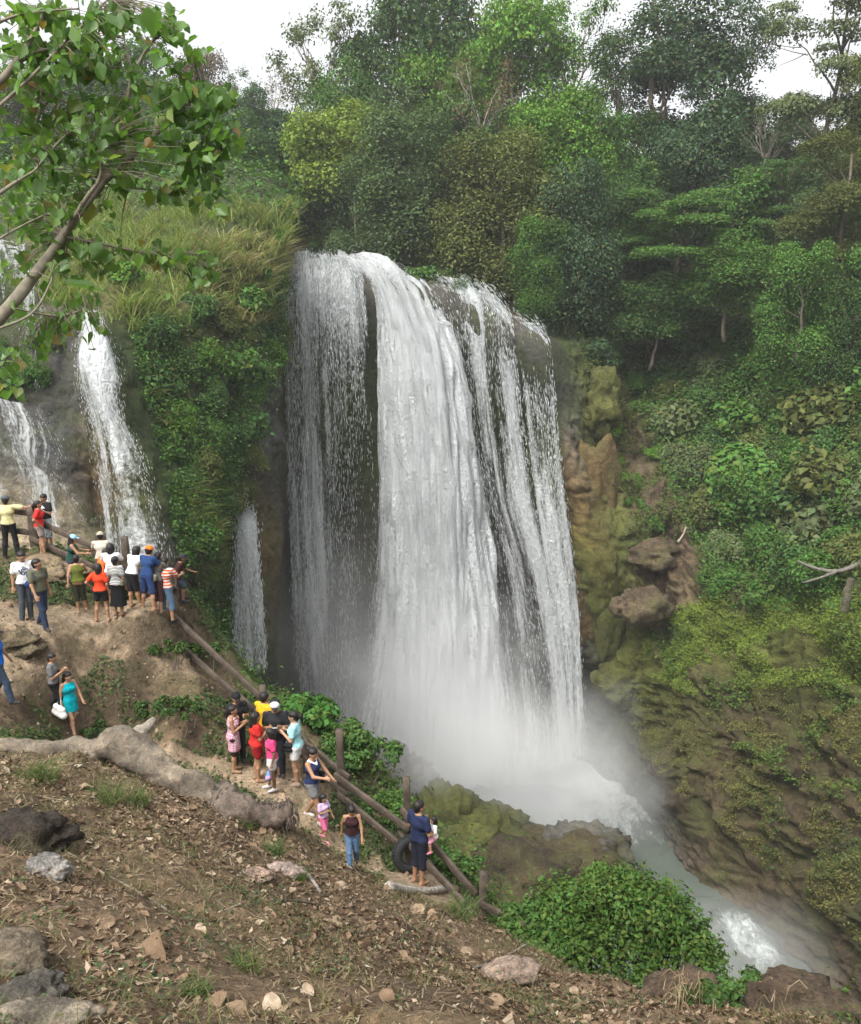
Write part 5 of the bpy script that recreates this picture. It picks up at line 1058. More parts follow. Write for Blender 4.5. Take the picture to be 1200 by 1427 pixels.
# ------------------------------------------------------------------ wooden railing, tyre
M_wood = simple('weathered_wood', (0.075, 0.057, 0.043), 0.85, 0.5, 5.0, 0.7, 0.01, stretch=(1, 1, 1))
M_rubber = simple('black_rubber', (0.018, 0.018, 0.019), 0.75, 0.3, 20, 0.4, 0.005)
def beam(name, a, b, wd, ht, root):
    a, b = np.asarray(a, float), np.asarray(b, float); d = unit(b - a); s = unit(np.cross(d, (0, 0, 1.0))) if abs(d[2]) < .95 else np.array([1.0, 0, 0]); u = np.cross(s, d)
    n = max(4, int(np.linalg.norm(b - a) / .25)); V = []
    for k in range(n + 1):
        c = a + (b - a) * k / n
        q = np.array([(-1, -.86), (-.86, -1), (.86, -1), (1, -.86), (1, .86), (.86, 1), (-.86, 1), (-1, .86)]) * (1 + RNG.normal(0, .035, (8, 1)))
        V.append(c + q[:, :1] * s * wd / 2 + q[:, 1:] * u * ht / 2 + RNG.normal(0, .004, 3))
    i = np.arange((n + 1) * 8).reshape(n + 1, 8); j = np.roll(i, -1, 1)
    F = [np.stack([i[:-1], j[:-1], j[1:], i[1:]], -1).reshape(-1, 4), np.array([list(i[0][:4][::-1]), list(i[0][[0, 7, 4, 3]]), [i[0][7], i[0][6], i[0][5], i[0][4]], list(i[-1][:4]), list(i[-1][[3, 4, 7, 0]]), [i[-1][4], i[-1][5], i[-1][6], i[-1][7]]])]
    o = link(name, mesh(name, np.array(V).reshape(-1, 3), F, M_wood, smooth=False)); o.parent = root; o.matrix_parent_inverse = root.matrix_world.inverted(); return o
def above(px, py, Y):
    for k in range(60):
        p = at(px, py, Y)
        if p[2] > ground_z(np.array([p[0]]), np.array([p[1]]))[0] + .25: break
        Y -= .05
    return p
def post(px, pyt, Y, wd, root):
    t_ = at(px, pyt, Y); g = float(ground_z(np.array([t_[0]]), np.array([t_[1]]))[0]); beam('post', (t_[0] + .02, t_[1], g - .3), t_, wd, wd, root)
f1 = thing('wooden_railing', (0, 0, 0), 'dark wooden railing along the edge of the upper ledge where the crowd leans', 'railing')
for a, b in [((-140, 690, 23.0), (44, 716, 22.3)), ((-140, 716, 23.0), (44, 743, 22.3)), ((42, 722, 22.3), (135, 764, 21.4)), ((42, 750, 22.3), (135, 792, 21.4)), ((135, 764, 21.4), (180, 785, 20.9)), ((135, 792, 21.4), (180, 812, 20.9)), ((178, 784, 20.9), (243, 822, 20.2)), ((178, 811, 20.9), (243, 850, 20.2))]:
    beam('rail', above(*a), above(*b), .07, .14, f1)
for p in [(43, 705, 22.36, .2), (135, 755, 21.46, .14), (173, 748, 20.96, .15), (246, 812, 20.2, .15), (-60, 690, 22.9, .16)]: post(p[0], p[1], p[2], p[3], f1)
f2 = thing('wooden_railing', (0, 0, 0), 'weathered wooden railing of two rails descending beside the lower path', 'railing')
for a, b, w in [((240, 857, 20.0), (368, 976, 18.4), .15), ((247, 897, 20.0), (356, 990, 18.4), .15), ((252, 846, 20.6), (268, 876, 20.2), .08), ((366, 974, 18.4), (430, 1036, 17.45), .13), ((356, 989, 18.4), (426, 1056, 17.4), .13),
             ((426, 1036, 17.4), (487, 1084, 16.55), .14), ((424, 1056, 17.4), (484, 1108, 16.55), .14), ((466, 1080, 16.7), (570, 1156, 15.4), .16), ((471, 1106, 16.7), (560, 1180, 15.4), .16),
             ((559, 1127, 15.6), (664, 1246, 14.2), .16), ((556, 1162, 15.6), (648, 1260, 14.2), .15), ((668, 1258, 14.1), (764, 1307, 13.2), .13)]:
    beam('rail', above(*a), above(*b), .07, w * .92, f2)
for p in [(366, 955, 18.42, .13), (473, 1017, 16.75, .15), (567, 1084, 15.62, .13), (673, 1216, 14.15, .13), (247, 850, 20.06, .14), (425, 1030, 17.45, .12)]: post(p[0], p[1], p[2], p[3], f2)
# tyre leaning on the railing
def lathe(prof, seg=40):
    a = np.arange(seg) * 2 * PI / seg; P = np.asarray(prof, float); V = np.stack([P[:, 0][:, None] * np.cos(a), P[:, 0][:, None] * np.sin(a), np.repeat(P[:, 1][:, None], seg, 1)], -1)
    n = len(P); i = np.arange(n * seg).reshape(n, seg); j = np.roll(i, -1, 1); k = np.roll(i, -1, 0); l = np.roll(j, -1, 0)
    return V.reshape(-1, 3), np.stack([i, j, l, k], -1).reshape(-1, 4)
tc = at(571, 1190, 15.15)
ty = thing('tyre', tc, 'black rubber tyre leaning against the railing behind the man carrying a toddler', 'tyre'); ty.rotation_euler = Vector((.42, -.86, .25)).to_track_quat('Z', 'Y').to_euler()
V, F = lathe([(.19, -.075), (.20, -.09), (.27, -.105), (.335, -.09), (.35, -.06), (.35, .06), (.335, .09), (.27, .105), (.20, .09), (.19, .075), (.215, .06), (.31, .06), (.31, -.06), (.215, -.06)])
link('sidewall', mesh('sidewall', V, F, M_rubber), ty)
tp = [box((.353 * math.cos(q), .353 * math.sin(q), z), (.012, .035, .05), [[math.cos(q), -math.sin(q), 0], [math.sin(q), math.cos(q), 0], [0, 0, 1]]) for k in range(36) for z in (-.035, .035) for q in [(k + (z > 0) * .5) * 2 * PI / 36]]
V, F = merge(tp); link('tread', mesh('tread', V, F, M_rubber, smooth=False), ty)['kind'] = 'stuff'
# ------------------------------------------------------------------ things lying on the near slope
def gz1(x, y): return float(ground_z(np.array([x]), np.array([y]))[0])
def litmat(name, stops):
    t = NT(name); r = t.attr('rnd').outputs['Fac']; c = t.coords(); n = t.noise(c, 18, 4, 0.6)
    k = t.mix(1.0, t.ramp(r, stops), t.ramp(n, [(0.3, (.65, .65, .65)), (0.7, (1.15, 1.15, 1.15))]), 'MULTIPLY')
    p = t.n('BsdfPrincipled', Base__Color=k, Roughness=0.75); p.inputs['Specular IOR Level'].default_value = 0.25
    tr = t.n('BsdfTranslucent', Color=k); return t.done(t.n('MixShader', i0=.15, i1=p.outputs[0], i2=tr.outputs[0]).outputs[0])
M_litter = litmat('dead_leaves', [(0, (.075, .045, .025)), (.3, (.14, .092, .055)), (.6, (.23, .155, .095)), (.8, (.31, .23, .15)), (.93, (.45, .36, .26)), (1, (.55, .48, .38))])
M_straw = litmat('straw_and_twigs', [(0, (.09, .06, .035)), (.5, (.22, .16, .09)), (1, (.40, .33, .22))])
M_log = terrainmat('weathered_log', 3.0, (0.22, 0.19, 0.15), 0.3, 0.04, 0.9)
M_rock = terrainmat('pale_rock', 4.0, (0.12, 0.11, 0.08), 0.3, 0.05, 0.9)
M_ledge = terrainmat('earth_ledge', 3.0, (0.10, 0.085, 0.045), 0.45, 0.08, 0.95)
def scatter(n, xr, yr, cond):
    x = RNG.uniform(*xr, n); y = RNG.uniform(*yr, n); e = edge_d(x, y); m = pathmask(x, y); k = cond(x, y, e, m); x, y = x[k], y[k]
    z = ground_z(x, y); P = np.stack([x, y, z], -1); px, py = proj(P); v = (px > -40) & (px < 1240) & (py > 600) & (py < 1480) & (P[:, 1] > 0.5)
    P = P[v]; d = .12; N = unit(np.stack([-(ground_z(P[:, 0] + d, P[:, 1]) - P[:, 2]) / d, -(ground_z(P[:, 0], P[:, 1] + d) - P[:, 2]) / d, np.ones(len(P))], -1)); return P, N
def curled(C, N, size, rng=RNG, curl=.35):
    n = len(C); size = np.broadcast_to(size, (n,))[:, None]; a = unit(np.cross(N, rdir(n, rng))); b = np.cross(N, a); q = rng.uniform(-.6, 1.0, (n, 1)) * curl; w_ = rng.uniform(.22, .4, (n, 1)); e_ = rng.uniform(-.3, .8, (n, 1)) * curl
    V = np.stack([C - a * size * .5 + N * size * e_ * .6, C + b * size * w_ + N * size * q, C + N * size * .02, C - b * size * w_ + N * size * q * rng.uniform(.3, 1, (n, 1)), C + a * size * .55 + N * size * e_], 1)
    f = np.array([[0, 2, 1], [0, 3, 2], [1, 2, 4], [2, 3, 4]]); return V.reshape(-1, 3), (np.arange(n)[:, None, None] * 5 + f).reshape(-1, 3)
onslope = lambda x, y, e, m: (e < -.35) & (m < .35)
P_, N_ = scatter(90000, (-8, 9), (1.5, 13.5), lambda x, y, e, m: onslope(x, y, e, m) & (fbm(np.stack([x, y, 0 * x], -1), .8, 3, 300) > RNG.uniform(-1.0, .55, x.shape)))
V, F = curled(P_ + N_ * RNG.uniform(.0, .03, (len(P_), 1)), unit(N_ + RNG.normal(0, .38, P_.shape)), RNG.lognormal(math.log(.062), .42, len(P_)).clip(.025, .16))
tag(link('leaf_litter', mesh('leaf_litter', V, F, M_litter, smooth=False, rnd=np.repeat(RNG.beta(1.6, 1.7, len(P_)), 5))), kind='stuff')
P_, N_ = scatter(60000, (-8, 9), (1.5, 14), onslope); t_ = unit(np.cross(N_, rdir(len(P_)))); l_ = RNG.lognormal(math.log(.10), .5, len(P_)).clip(.03, .5)[:, None]; w_ = l_ * 0 + RNG.uniform(.003, .008, (len(P_), 1))
s_ = np.cross(N_, t_); c_ = P_ + N_ * .012; b_ = N_ * RNG.normal(.03, .08, (len(P_), 1)) * l_ * 2
V = np.stack([c_ - t_ * l_ * .5 - s_ * w_, c_ - t_ * l_ * .5 + s_ * w_, c_ + b_ + s_ * w_ + s_ * l_ * .08, c_ + b_ - s_ * w_ + s_ * l_ * .08, c_ + t_ * l_ * .5 + N_ * RNG.normal(0, .06, (len(P_), 1)) * l_], 1)
f = [(np.arange(len(P_))[:, None] * 5 + np.array([0, 1, 2, 3])), (np.arange(len(P_))[:, None] * 5 + np.array([3, 2, 4]))]
tag(link('straw_litter', mesh('straw_litter', V.reshape(-1, 3), f, M_straw, smooth=False, rnd=np.repeat(RNG.uniform(0, 1, len(P_)), 5))), kind='stuff')
P_, N_ = scatter(16000, (-12, 6), (11, 23), lambda x, y, e, m: (e < -.2) & (fbm(np.stack([x, y, 0 * x], -1), .8, 3, 310) > RNG.uniform(-1.1, .7, x.shape)) & (RNG.uniform(size=x.shape) > m * .93))
V, F = curled(P_ + N_ * .01, unit(N_ + RNG.normal(0, .3, P_.shape)), RNG.lognormal(math.log(.06), .35, len(P_)))
tag(link('leaf_litter', mesh('leaf_litter', V, F, M_litter, smooth=False, rnd=np.repeat(RNG.beta(1.5, 2, len(P_)), 5))), kind='stuff')
P_, N_ = scatter(5000, (-12, 6), (11, 23), lambda x, y, e, m: (e < -.1)); V0, F0 = ICO[1]
V = (P_[:, None] + V0[None] * (RNG.lognormal(math.log(.022), .5, len(P_)).clip(.01, .09)[:, None, None] * RNG.uniform(.6, 1.2, (len(P_), 1, 3)))).reshape(-1, 3); F = (np.arange(len(P_))[:, None, None] * len(V0) + F0).reshape(-1, 3)
tag(link('pebbles', mesh('pebbles', V, F, M_litter, smooth=False, rnd=np.repeat(RNG.uniform(.3, .85, len(P_)), len(V0)))), kind='stuff')
# low weeds: on the terrace and thinly on the slope
def weeds(name, n, xr, yr, cond, size, lift, colr, asp=.6):
    P, N = scatter(n, xr, yr, cond); C = P + N * RNG.exponential(lift, (len(P), 1)); V, F = leaves(C, unit(N + np.array([0, -.25, .5]) + RNG.normal(0, .45, C.shape)), size * RNG.uniform(.55, 1.45, len(P)), asp)
    o = link(name, mesh(name, V, F, M_leaf, smooth=False, rnd=np.repeat(RNG.uniform(0, 1, len(P)), 4))); o.color = (*GREEN.get(colr, colr), 1); tag(o, kind='stuff')
fb = lambda x, y, s, sd: fbm(np.stack([x, y, 0 * x], -1), s, 3, sd)
weeds('weeds', 60000, (-11, 2), (14.2, 21), lambda x, y, e, m: (e < .2) & (m < .4) & (fb(x, y, .7, 320) > -.35), .075, .06, (.045, .075, .025))
weeds('weeds', 26000, (-8, 7), (4, 14), lambda x, y, e, m: (e < 0) & (m < .4) & (fb(x, y, .9, 330) > .55), .045, .05, (.055, .08, .035))
weeds('bank_plants', 75000, (-12, 10), (9, 26), lambda x, y, e, m: (e > -.15 + .4 * fb(x, y, 1.2, 340)) & (e < 4.5) & (m < .5), .105, .12, (.06, .115, .025))
weeds('bank_plants', 9000, (-12, 8), (11, 26), lambda x, y, e, m: (e > .5) & (e < 3.5) & (fb(x, y, .8, 345) > .1), .20, .16, (.055, .13, .03), .75)
weeds('bank_plants', 22000, (0, 12), (8, 18), lambda x, y, e, m: (e > -.5 + .4 * fb(x, y, 1.2, 341)) & (e < 4), .10, .2, (.06, .12, .025))
P_, N_ = scatter(26000, (-9, 8), (3, 15), lambda x, y, e, m: (m < .5) & (e < .6) & (fb(x, y, .8, 350) > .05))
V, F, k = blades(P_, N_, RNG.uniform(.08, .24, len(P_)), .008, lean=.8); o = link('thin_grass', mesh('thin_grass', V, F, M_grass, smooth=False, rnd=np.repeat(RNG.uniform(0, 1, len(P_)), k))); o.color = (.12, .135, .055, 1); tag(o, kind='stuff')
# grass tufts one can count
TU = [(58, 1085, .55, 'large green grass tuft below the log near the left edge'), (150, 1115, .5, 'green grass tuft growing against the front of the big log'), (190, 1120, .42, 'grass tuft right of another under the thick part of the log'), (340, 1355, .32, 'bright green grass tuft low in the foreground right of the big brown leaf'), (275, 1385, .2, 'small bluish grass tuft at the bottom left of the foreground'),
      (345, 1150, .35, 'grass tuft beside the dark root end of the log'), (380, 1190, .38, 'greyish grass tuft at the edge of the slope below the root end'), (640, 1225, .40, 'grass tuft standing behind the pale branch at the feet of the toddler carrier'), (330, 1120, .3, 'grass tuft on top of the root end of the log'), (700, 1290, .6, 'tall grass tuft under the lowest rail'), (770, 1325, .6, 'tall grass tuft beyond the end of the lowest rail'), (640, 1275, .5, 'grass tuft at the foot of the last post'), (415, 1225, .3, 'grass tuft where the maroon-topped woman leaves the path')]
for px, py, s, lb in TU:
    g = ground_at(px, py); n = 170; a = RNG.uniform(0, 6.28, n); rr = np.sqrt(RNG.uniform(0, 1, n)) * .42 * s; P2 = np.stack([rr * np.cos(a), rr * np.sin(a), 0 * a - .02], -1)
    V, F, k = blades(P2, np.tile([0, 0, 1.0], (n, 1)), s * RNG.uniform(.5, 1.1, n), .010, lean=.9); o = link('grass_tuft', mesh('grass_tuft', V, F, M_grass, smooth=False, rnd=np.repeat(RNG.uniform(0, 1, n), k)), loc=g); o.color = (.075, .125, .04, 1); tag(o, lb, 'grass tuft', 'grass tufts on the near slope')
# fallen log
LP = [(-80, 1044, 13.7, .14), (20, 1042, 13.5, .15), (90, 1046, 13.3, .18), (140, 1044, 13.2, .25), (170, 1040, 13.1, .30), (200, 1060, 13.0, .30), (235, 1081, 12.9, .28), (270, 1098, 12.8, .26), (305, 1114, 12.7, .25)]
lg = thing('fallen_log', (0, 0, 0), 'big pale weathered tree log lying across the slope above the middle path', 'log')
V, F = tube(cr([at(*p[:3]) for p in LP], 110), cr(np.array([[p[3]] for p in LP]), 110)[:, 0], 26, True, .26, 3)
link('trunk', mesh('trunk', V, F, M_log, col=np.clip(np.array([.17, .14, .105]) * (1 + .55 * fbm(V * np.array([.5, 1, 1]), 2.6, 5, 401)[:, None]), .03, 1)), lg)
V, F = tube(cr([at(*p) for p in [(176, 1034, 13.1), (196, 1020, 13.25), (216, 1002, 13.4)]], 12), np.linspace(.16, .06, 12), 10, True, .3, 5)
link('branch_stub', mesh('branch_stub', V, F, M_log, col=np.tile([.25, .22, .18], (len(V), 1))), lg)
RP = [(296, 1108, 12.7, .29), (325, 1122, 12.6, .30), (350, 1130, 12.6, .27), (378, 1132, 12.6, .2), (405, 1122, 12.7, .13)]
V, F = tube(cr([at(*p[:3]) for p in RP], 40), cr(np.array([[p[3]] for p in RP]), 40)[:, 0], 26, True, .85, 8)
link('root_end', mesh('root_end', V, F, M_log, col=np.clip(np.array([.10, .075, .06]) * (1 + .5 * fbm(V, 4, 4, 402)[:, None]), .02, 1)), lg)
pr = []
for k in range(420):
    i = RNG.integers(0, len(RP) - 1); p = at(*RP[i][:3]) * .5 + at(*RP[i + 1][:3]) * .5; d = rdir(1)[0]; d[1] = -abs(d[1]); s = p + d * .24; pr.append(tube(np.array([s, s + d * .05 + [0, 0, -.06], s + d * .06 + [RNG.normal(0, .05), 0, -RNG.uniform(.12, .3)]]), [.016, .012, .005], 4, False))
V, F = merge(pr); link('root_fibres', mesh('root_fibres', V, F, M_log, col=np.tile([.15, .12, .10], (len(V), 1))), lg)['kind'] = 'stuff'
def stick(pts, r0, r1, col, label, name='stick', cat='stick', seg=8, rough=.3):
    P = np.array([ground_at(px, py) + np.array([0, 0, r0 * .6 + h]) for px, py, h in pts]); P = cr(P, 14); o0 = P.mean(0)
    V, F = tube(P - o0, np.linspace(r0, r1, 14), seg, True, rough, len(label)); o = link(name, mesh(name, V, F, M_log, col=np.tile(col, (len(V), 1))), loc=o0); tag(o, label, cat)
stick([(540, 1240, 0), (570, 1246, .03), (600, 1246, .03), (630, 1240, .02)], .085, .055, (.42, .38, .33), 'pale barkless branch lying at the feet of the man carrying a toddler', 'branch', 'branch')
stick([(75, 1183, .05), (130, 1213, .02), (190, 1245, .02), (234, 1270, .0)], .018, .012, (.30, .26, .21), 'long thin grey stick lying on the litter below the rotten stump')
stick([(305, 1272, 0), (335, 1262, .02), (362, 1250, .03)], .010, .006, (.42, .36, .27), 'thin straw-coloured stick in the middle of the slope')
stick([(20, 1100, .02), (55, 1112, .02), (88, 1116, 0)], .012, .008, (.38, .31, .22), 'short tan stick under the log at the left')
stick([(330, 1262, 0), (400, 1258, .02), (450, 1262, .0)], .020, .012, (.14, .11, .085), 'dark stick lying level near the edge of the slope')
stick([(640, 1355, 0), (690, 1345, .05), (735, 1322, .08)], .02, .012, (.28, .25, .21), 'grey dead branch propped on the pale stone in the foreground')
stick([(420, 1216, .05), (436, 1232, .03), (447, 1246, 0)], .035, .02, (.30, .26, .24), 'pinkish grey root curling down at the rim of the slope', 'root', 'root')
def stone(px, py, size, col, label, seed, name='stone', sink=.3, rot=0., **k):
    g = ground_at(px, py); return rock(name, g + np.array([0, 0, size[2] * (1 - 2 * sink)]), size, col, label, M_ledge if name in ('ledge', 'mound', 'stump') else M_rock, seed=seed, sub=4, rot=rot, cat=name, **{**(dict(rough=.55, ridg=.28) if name == 'ledge' else {}), **k})
stone(18, 1345, (.28, .22, .17), (.15, .12, .085), 'large earthy brown stone at the left edge of the foreground', 21)
stone(38, 1395, (.30, .17, .12), (.10, .09, .075), 'long grey stone below the large earthy one in the bottom left corner', 22, rot=.5)
stone(60, 1427, (.3, .13, .08), (.17, .145, .11), 'flat stone cut by the bottom edge at the left', 23)
stone(712, 1362, (.30, .18, .13), (.24, .18, .14), 'pinkish flat stone on the litter at the right of the foreground', 24, rot=.2)
stone(395, 1216, (.24, .12, .10), (.28, .22, .19), 'pale pink stone at the rim of the slope above the maroon-topped woman', 25)
stone(355, 1222, (.20, .12, .09), (.36, .26, .20), 'small reddish stone left of the pale pink one', 26)
stone(602, 1280, (.10, .09, .10), (.36, .24, .15), 'small upright orange-brown stone below the pale branch', 27)
stone(582, 1272, (.12, .10, .08), (.30, .22, .14), 'small brown stone left of the upright orange one', 28)
stone(66, 1218, (.20, .12, .13), (.26, .245, .225), 'whitish grey stone leaning under the rotten stump', 29)
stone(40, 1182, (.46, .30, .24), (.05, .04, .032), 'dark rotten stump among the litter at left', 30, name='stump', rough=.5, ridg=.3)
stone(40, 800, (1.25, .7, .34), (.24, .18, .115), 'broad tan earth ledge under the feet of the people in red and yellow', 31, name='ledge', sink=.62)
stone(35, 895, (.4, .3, .2), (.13, .105, .065), 'earthy rock on the left path above the man in blue', 35, name='ledge', sink=.5)
stone(235, 985, (.42, .16, .09), (.10, .065, .05), 'dark reddish piece of wood or rock among the weeds behind the log', 37, name='ledge', sink=.4, rot=-.4)
stone(960, 1400, (.5, .42, .31), (.085, .06, .04), 'brown root-matted mound in front of the green shrub at the bottom right', 39, name='mound', sink=.4, rough=.5)
stone(1105, 1410, (.62, .46, .36), (.08, .057, .038), 'larger brown root-matted mound in the bottom right corner', 40, name='mound', sink=.35, rough=.5)
pr = []
for px in (945, 965, 1075, 1095, 1115, 1135, 1160):
    for k in range(70):
        g = ground_at(px + RNG.normal(0, 9), 1392 + RNG.normal(0, 9)) + np.array([0, 0, RNG.uniform(.1, .45)]); d = rdir(1)[0] * .18; pr.append(tube(np.array([g, g + d * .5 + [0, 0, .05], g + d + [0, 0, -.1], g + d * 1.2 + [0, 0, -.28]]), [.008, .007, .006, .003], 4, False))
V, F = merge(pr); tag(link('dry_roots', mesh('dry_roots', V, F, M_straw, rnd=RNG.uniform(.2, .9, len(V)))), kind='stuff')
# the largest dry leaves, each a thing of its own
def drymesh(seed):
    r = np.random.default_rng(seed); nu, nv = 9, 7; u, v = np.meshgrid(np.linspace(0, 1, nu), np.linspace(-1, 1, nv), indexing='ij'); w_ = np.sin(np.clip(u * .96 + .04, 0, 1) * PI) ** .7 * .36
    P = np.stack([u - .5, v * w_, .28 * (v * w_) ** 2 * 4 * r.uniform(.3, 1) + .12 * np.sin(u * 5 + seed) + .05 * noise3(np.stack([u * 4, v * 2, 0 * u], -1), seed)], -1); return mesh('dry_leaf', P.reshape(-1, 3), gridfaces(nu, nv), M_litter, rnd=np.clip(r.uniform(.4, .9) + .1 * noise3(P * 6, seed).ravel(), 0, 1))
DM = [drymesh(k) for k in range(6)]
DL = [(215, 1333, .42, 'largest curled red-brown dead leaf in the lower left foreground'), (428, 1386, .17, 'pale upright dead leaf near the bottom centre'), (490, 1412, .26, 'long brown dead leaf at the bottom edge left of centre'), (300, 1400, .2, None), (330, 1415, .22, None), (120, 1100, .2, None), (235, 1155, .16, None), (130, 1185, .2, None), (175, 1215, .16, None), (400, 1330, .18, None), (560, 1335, .2, None), (650, 1330, .22, None), (625, 1300, .15, None), (280, 1300, .15, None), (310, 1340, .18, None), (90, 1270, .2, None), (150, 1290, .16, None), (470, 1290, .16, None), (505, 1270, .16, None), (360, 1290, .15, None), (20, 1150, .2, None), (740, 1345, .2, None), (690, 1400, .2, None), (800, 1385, .18, None), (540, 1395, .17, None), (380, 1405, .2, None), (250, 1370, .17, None), (430, 1240, .17, None)]
NM = [(150, 1115, 'the grass tuft before the big log'), (230, 1240, 'the long thin grey stick'), (40, 1182, 'the dark rotten stump'), (66, 1218, 'the whitish stone'), (18, 1345, 'the large earthy stone'), (340, 1355, 'the bright green grass tuft'), (215, 1333, 'the largest dead leaf'), (395, 1216, 'the pale pink stone'), (602, 1280, 'the upright orange stone'), (712, 1362, 'the pinkish flat stone'), (540, 1425, 'the little weed clump'), (428, 1386, 'the pale upright dead leaf'), (340, 1262, 'the straw-coloured stick')]
def near_leaf(px, py):
    m = min(NM, key=lambda q: (q[0] - px) ** 2 + (q[1] - py) ** 2); dx, dy = px - m[0], py - m[1]
    return 'curled dead leaf lying ' + (('right of ' if dx > 0 else 'left of ') if abs(dx) > abs(dy) else ('below ' if dy > 0 else 'above ')) + m[2]
for k, (px, py, s, lb) in enumerate(DL):
    o = link('dry_leaf', DM[k % 6], loc=ground_at(px, py) + np.array([0, 0, .03])); o.scale = (s,) * 3; o.rotation_euler = (RNG.normal(.35, .3), RNG.normal(0, .35), RNG.uniform(0, 6.28)); tag(o, lb or near_leaf(px, py), 'leaf', 'large dead leaves on the near slope')
# shrubs at the edge of the drop
def shrub(px, py, Y, size, n, lsize, colr, label, seed, nb=24):
    rng = np.random.default_rng(seed); B = []
    for i in range(nb):
        a = rng.uniform(0, 6.28); rr = math.sqrt(rng.uniform(0, 1)) * .78; rr = rr if i % 4 else rr * 1.3; B.append((math.cos(a) * rr * size[0], math.sin(a) * rr * size[1], size[2] * (.15 + rng.uniform(.2, .75) * (1.05 - rr * .6)), size[2] * (rng.uniform(.2, .36) if i % 4 else rng.uniform(.1, .2))))
    V, F, rn = blobs_leaves(B, n, lsize, rng, .35, shell=.4, flat=.85); c = at(px, py, Y)
    if seed >= 66: c[2] = float(ground_z(np.array([c[0]]), np.array([c[1]]))[0])
    r = thing('shrub', c, label, 'shrub', 'shrubs below the lowest rail')
    o = link('foliage', mesh('foliage', V, F, M_leaf, smooth=False, rnd=rn), r); o.color = (*GREEN.get(colr, colr), 1)
    pr = [limb((rng.normal(0, .2), rng.normal(0, .2), -1.2), b[:3], .03, .006, rng, 6, .2, 5) for b in B[:12]]; V, F = merge(pr); link('stem', mesh('stem', V, F, M_bark), r)
shrub(865, 1350, 13.2, (1.45, 1.1, 1.6), 13000, .10, (.055, .11, .022), 'large rounded leafy shrub at the drop above the river bend', 61, 34)
shrub(770, 1345, 13.4, (1.3, .9, 1.05), 6000, .10, (.06, .125, .028), 'lower bright green shrub between the lowest rail and the large rounded shrub', 62)
shrub(1045, 1400, 9.6, (.5, .4, .35), 1300, .07, (.05, .10, .025), 'small green shrub on the root-matted mound at the bottom right', 63, 12)
shrub(985, 1410, 9.3, (.42, .35, .3), 900, .07, (.045, .085, .022), 'small dark shrub between the two root-matted mounds', 64, 12)
shrub(540, 1425, 6.1, (.26, .2, .14), 260, .055, (.05, .10, .03), 'little green weed clump at the bottom edge of the foreground', 65, 8)
shrub(500, 1040, 18.4, (1.1, .7, .55), 3500, .11, (.055, .115, .03), 'broad-leaved shrub on the bank just beyond the middle of the railing', 66)
shrub(425, 990, 19.3, (1.0, .7, .6), 2400, .17, (.055, .14, .03), 'big-leaved green shrub beyond the railing above the yellow shirt', 67)
# dead wood on the right bank
def wood_at(name, pts, r0, r1, col, label, cat):
    P = cr([at(*p) for p in pts], 16); o0 = P.mean(0); V, F = tube(P - o0, np.linspace(r0, r1, 16), 8, True, .35, len(label)); tag(link(name, mesh(name, V, F, M_log, col=np.tile(col, (len(V), 1))), loc=o0), label, cat)
wood_at('dead_branch', [(1215, 775, 60.5), (1175, 795, 60.5), (1140, 793, 61), (1112, 782, 61.5)], .22, .07, (.13, .12, .105), 'bare grey dead branch sticking out under the bushes at the right edge', 'branch')
wood_at('dead_branch', [(1165, 797, 60.2), (1140, 806, 60.2), (1118, 812, 60.5)], .12, .04, (.13, .12, .105), 'shorter bare dead branch forking below the larger one at right', 'branch')
wood_at('tree_stump', [(1178, 852, 57), (1180, 830, 57), (1186, 806, 57.2)], .32, .22, (.07, .065, .04), 'short mossy stump standing on the moss bank near the right edge', 'stump')
wood_at('dead_branch', [(945, 755, 72), (952, 745, 71.8), (956, 735, 71.6)], .12, .05, (.45, .4, .3), 'short pale stick on the bare earth of the right cliff', 'branch')

shrub(385, 965, 19.4, (.8, .5, .42), 2000, .10, (.06, .12, .03), 'low leafy creeper clump beyond the railing left of the big-leaved shrub', 68, 14)
shrub(460, 1015, 19.0, (.9, .5, .4), 2200, .10, (.065, .125, .03), 'low creeper clump between the two shrubs beyond the middle of the railing', 69, 14)
shrub(545, 1115, 17.0, (.9, .6, .5), 2600, .09, (.065, .13, .03), 'low creeper clump behind the railing post nearest the tyre', 70, 16)
shrub(620, 1190, 15.8, (.8, .6, .45), 2400, .085, (.06, .125, .03), 'low creeper clump beyond the railing right of the man with the toddler', 71, 16)

shrub(275, 935, 19.9, (.8, .5, .36), 1800, .09, (.055, .105, .028), 'low leafy clump under the start of the two descending rails', 72, 14)
shrub(330, 985, 19.1, (.7, .5, .34), 1700, .09, (.06, .115, .03), 'low leafy clump at the railing above the plaid dress', 73, 14)
shrub(232, 925, 18.9, (.6, .4, .32), 1300, .09, (.05, .095, .025), 'low leafy clump on the earth face below the striped polo', 74, 12)
shrub(245, 1000, 17.6, (.8, .55, .3), 1800, .08, (.045, .085, .024), 'dark low weed clump on the terrace behind the log', 75, 14)
shrub(205, 975, 17.9, (.6, .4, .28), 1300, .08, (.045, .085, .024), 'dark low weed clump at the foot of the earth step', 76, 12)
shrub(120, 990, 17.3, (.6, .4, .24), 1100, .08, (.05, .09, .026), 'low weed clump on the slope beside the woman in turquoise', 77, 12)

shrub(955, 1338, 12.9, (.75, .6, .7), 3200, .075, (.06, .115, .024), 'loose leafy shoots spilling from the right side of the large rounded shrub', 50, 16)
shrub(745, 1310, 13.6, (.8, .6, .6), 2800, .085, (.065, .13, .03), 'loose creeper clump trailing below the end of the lowest rail', 51, 16)
shrub(840, 1258, 13.6, (.75, .6, .55), 2600, .08, (.065, .12, .026), 'ragged top shoots rising behind the large rounded shrub', 52, 12)
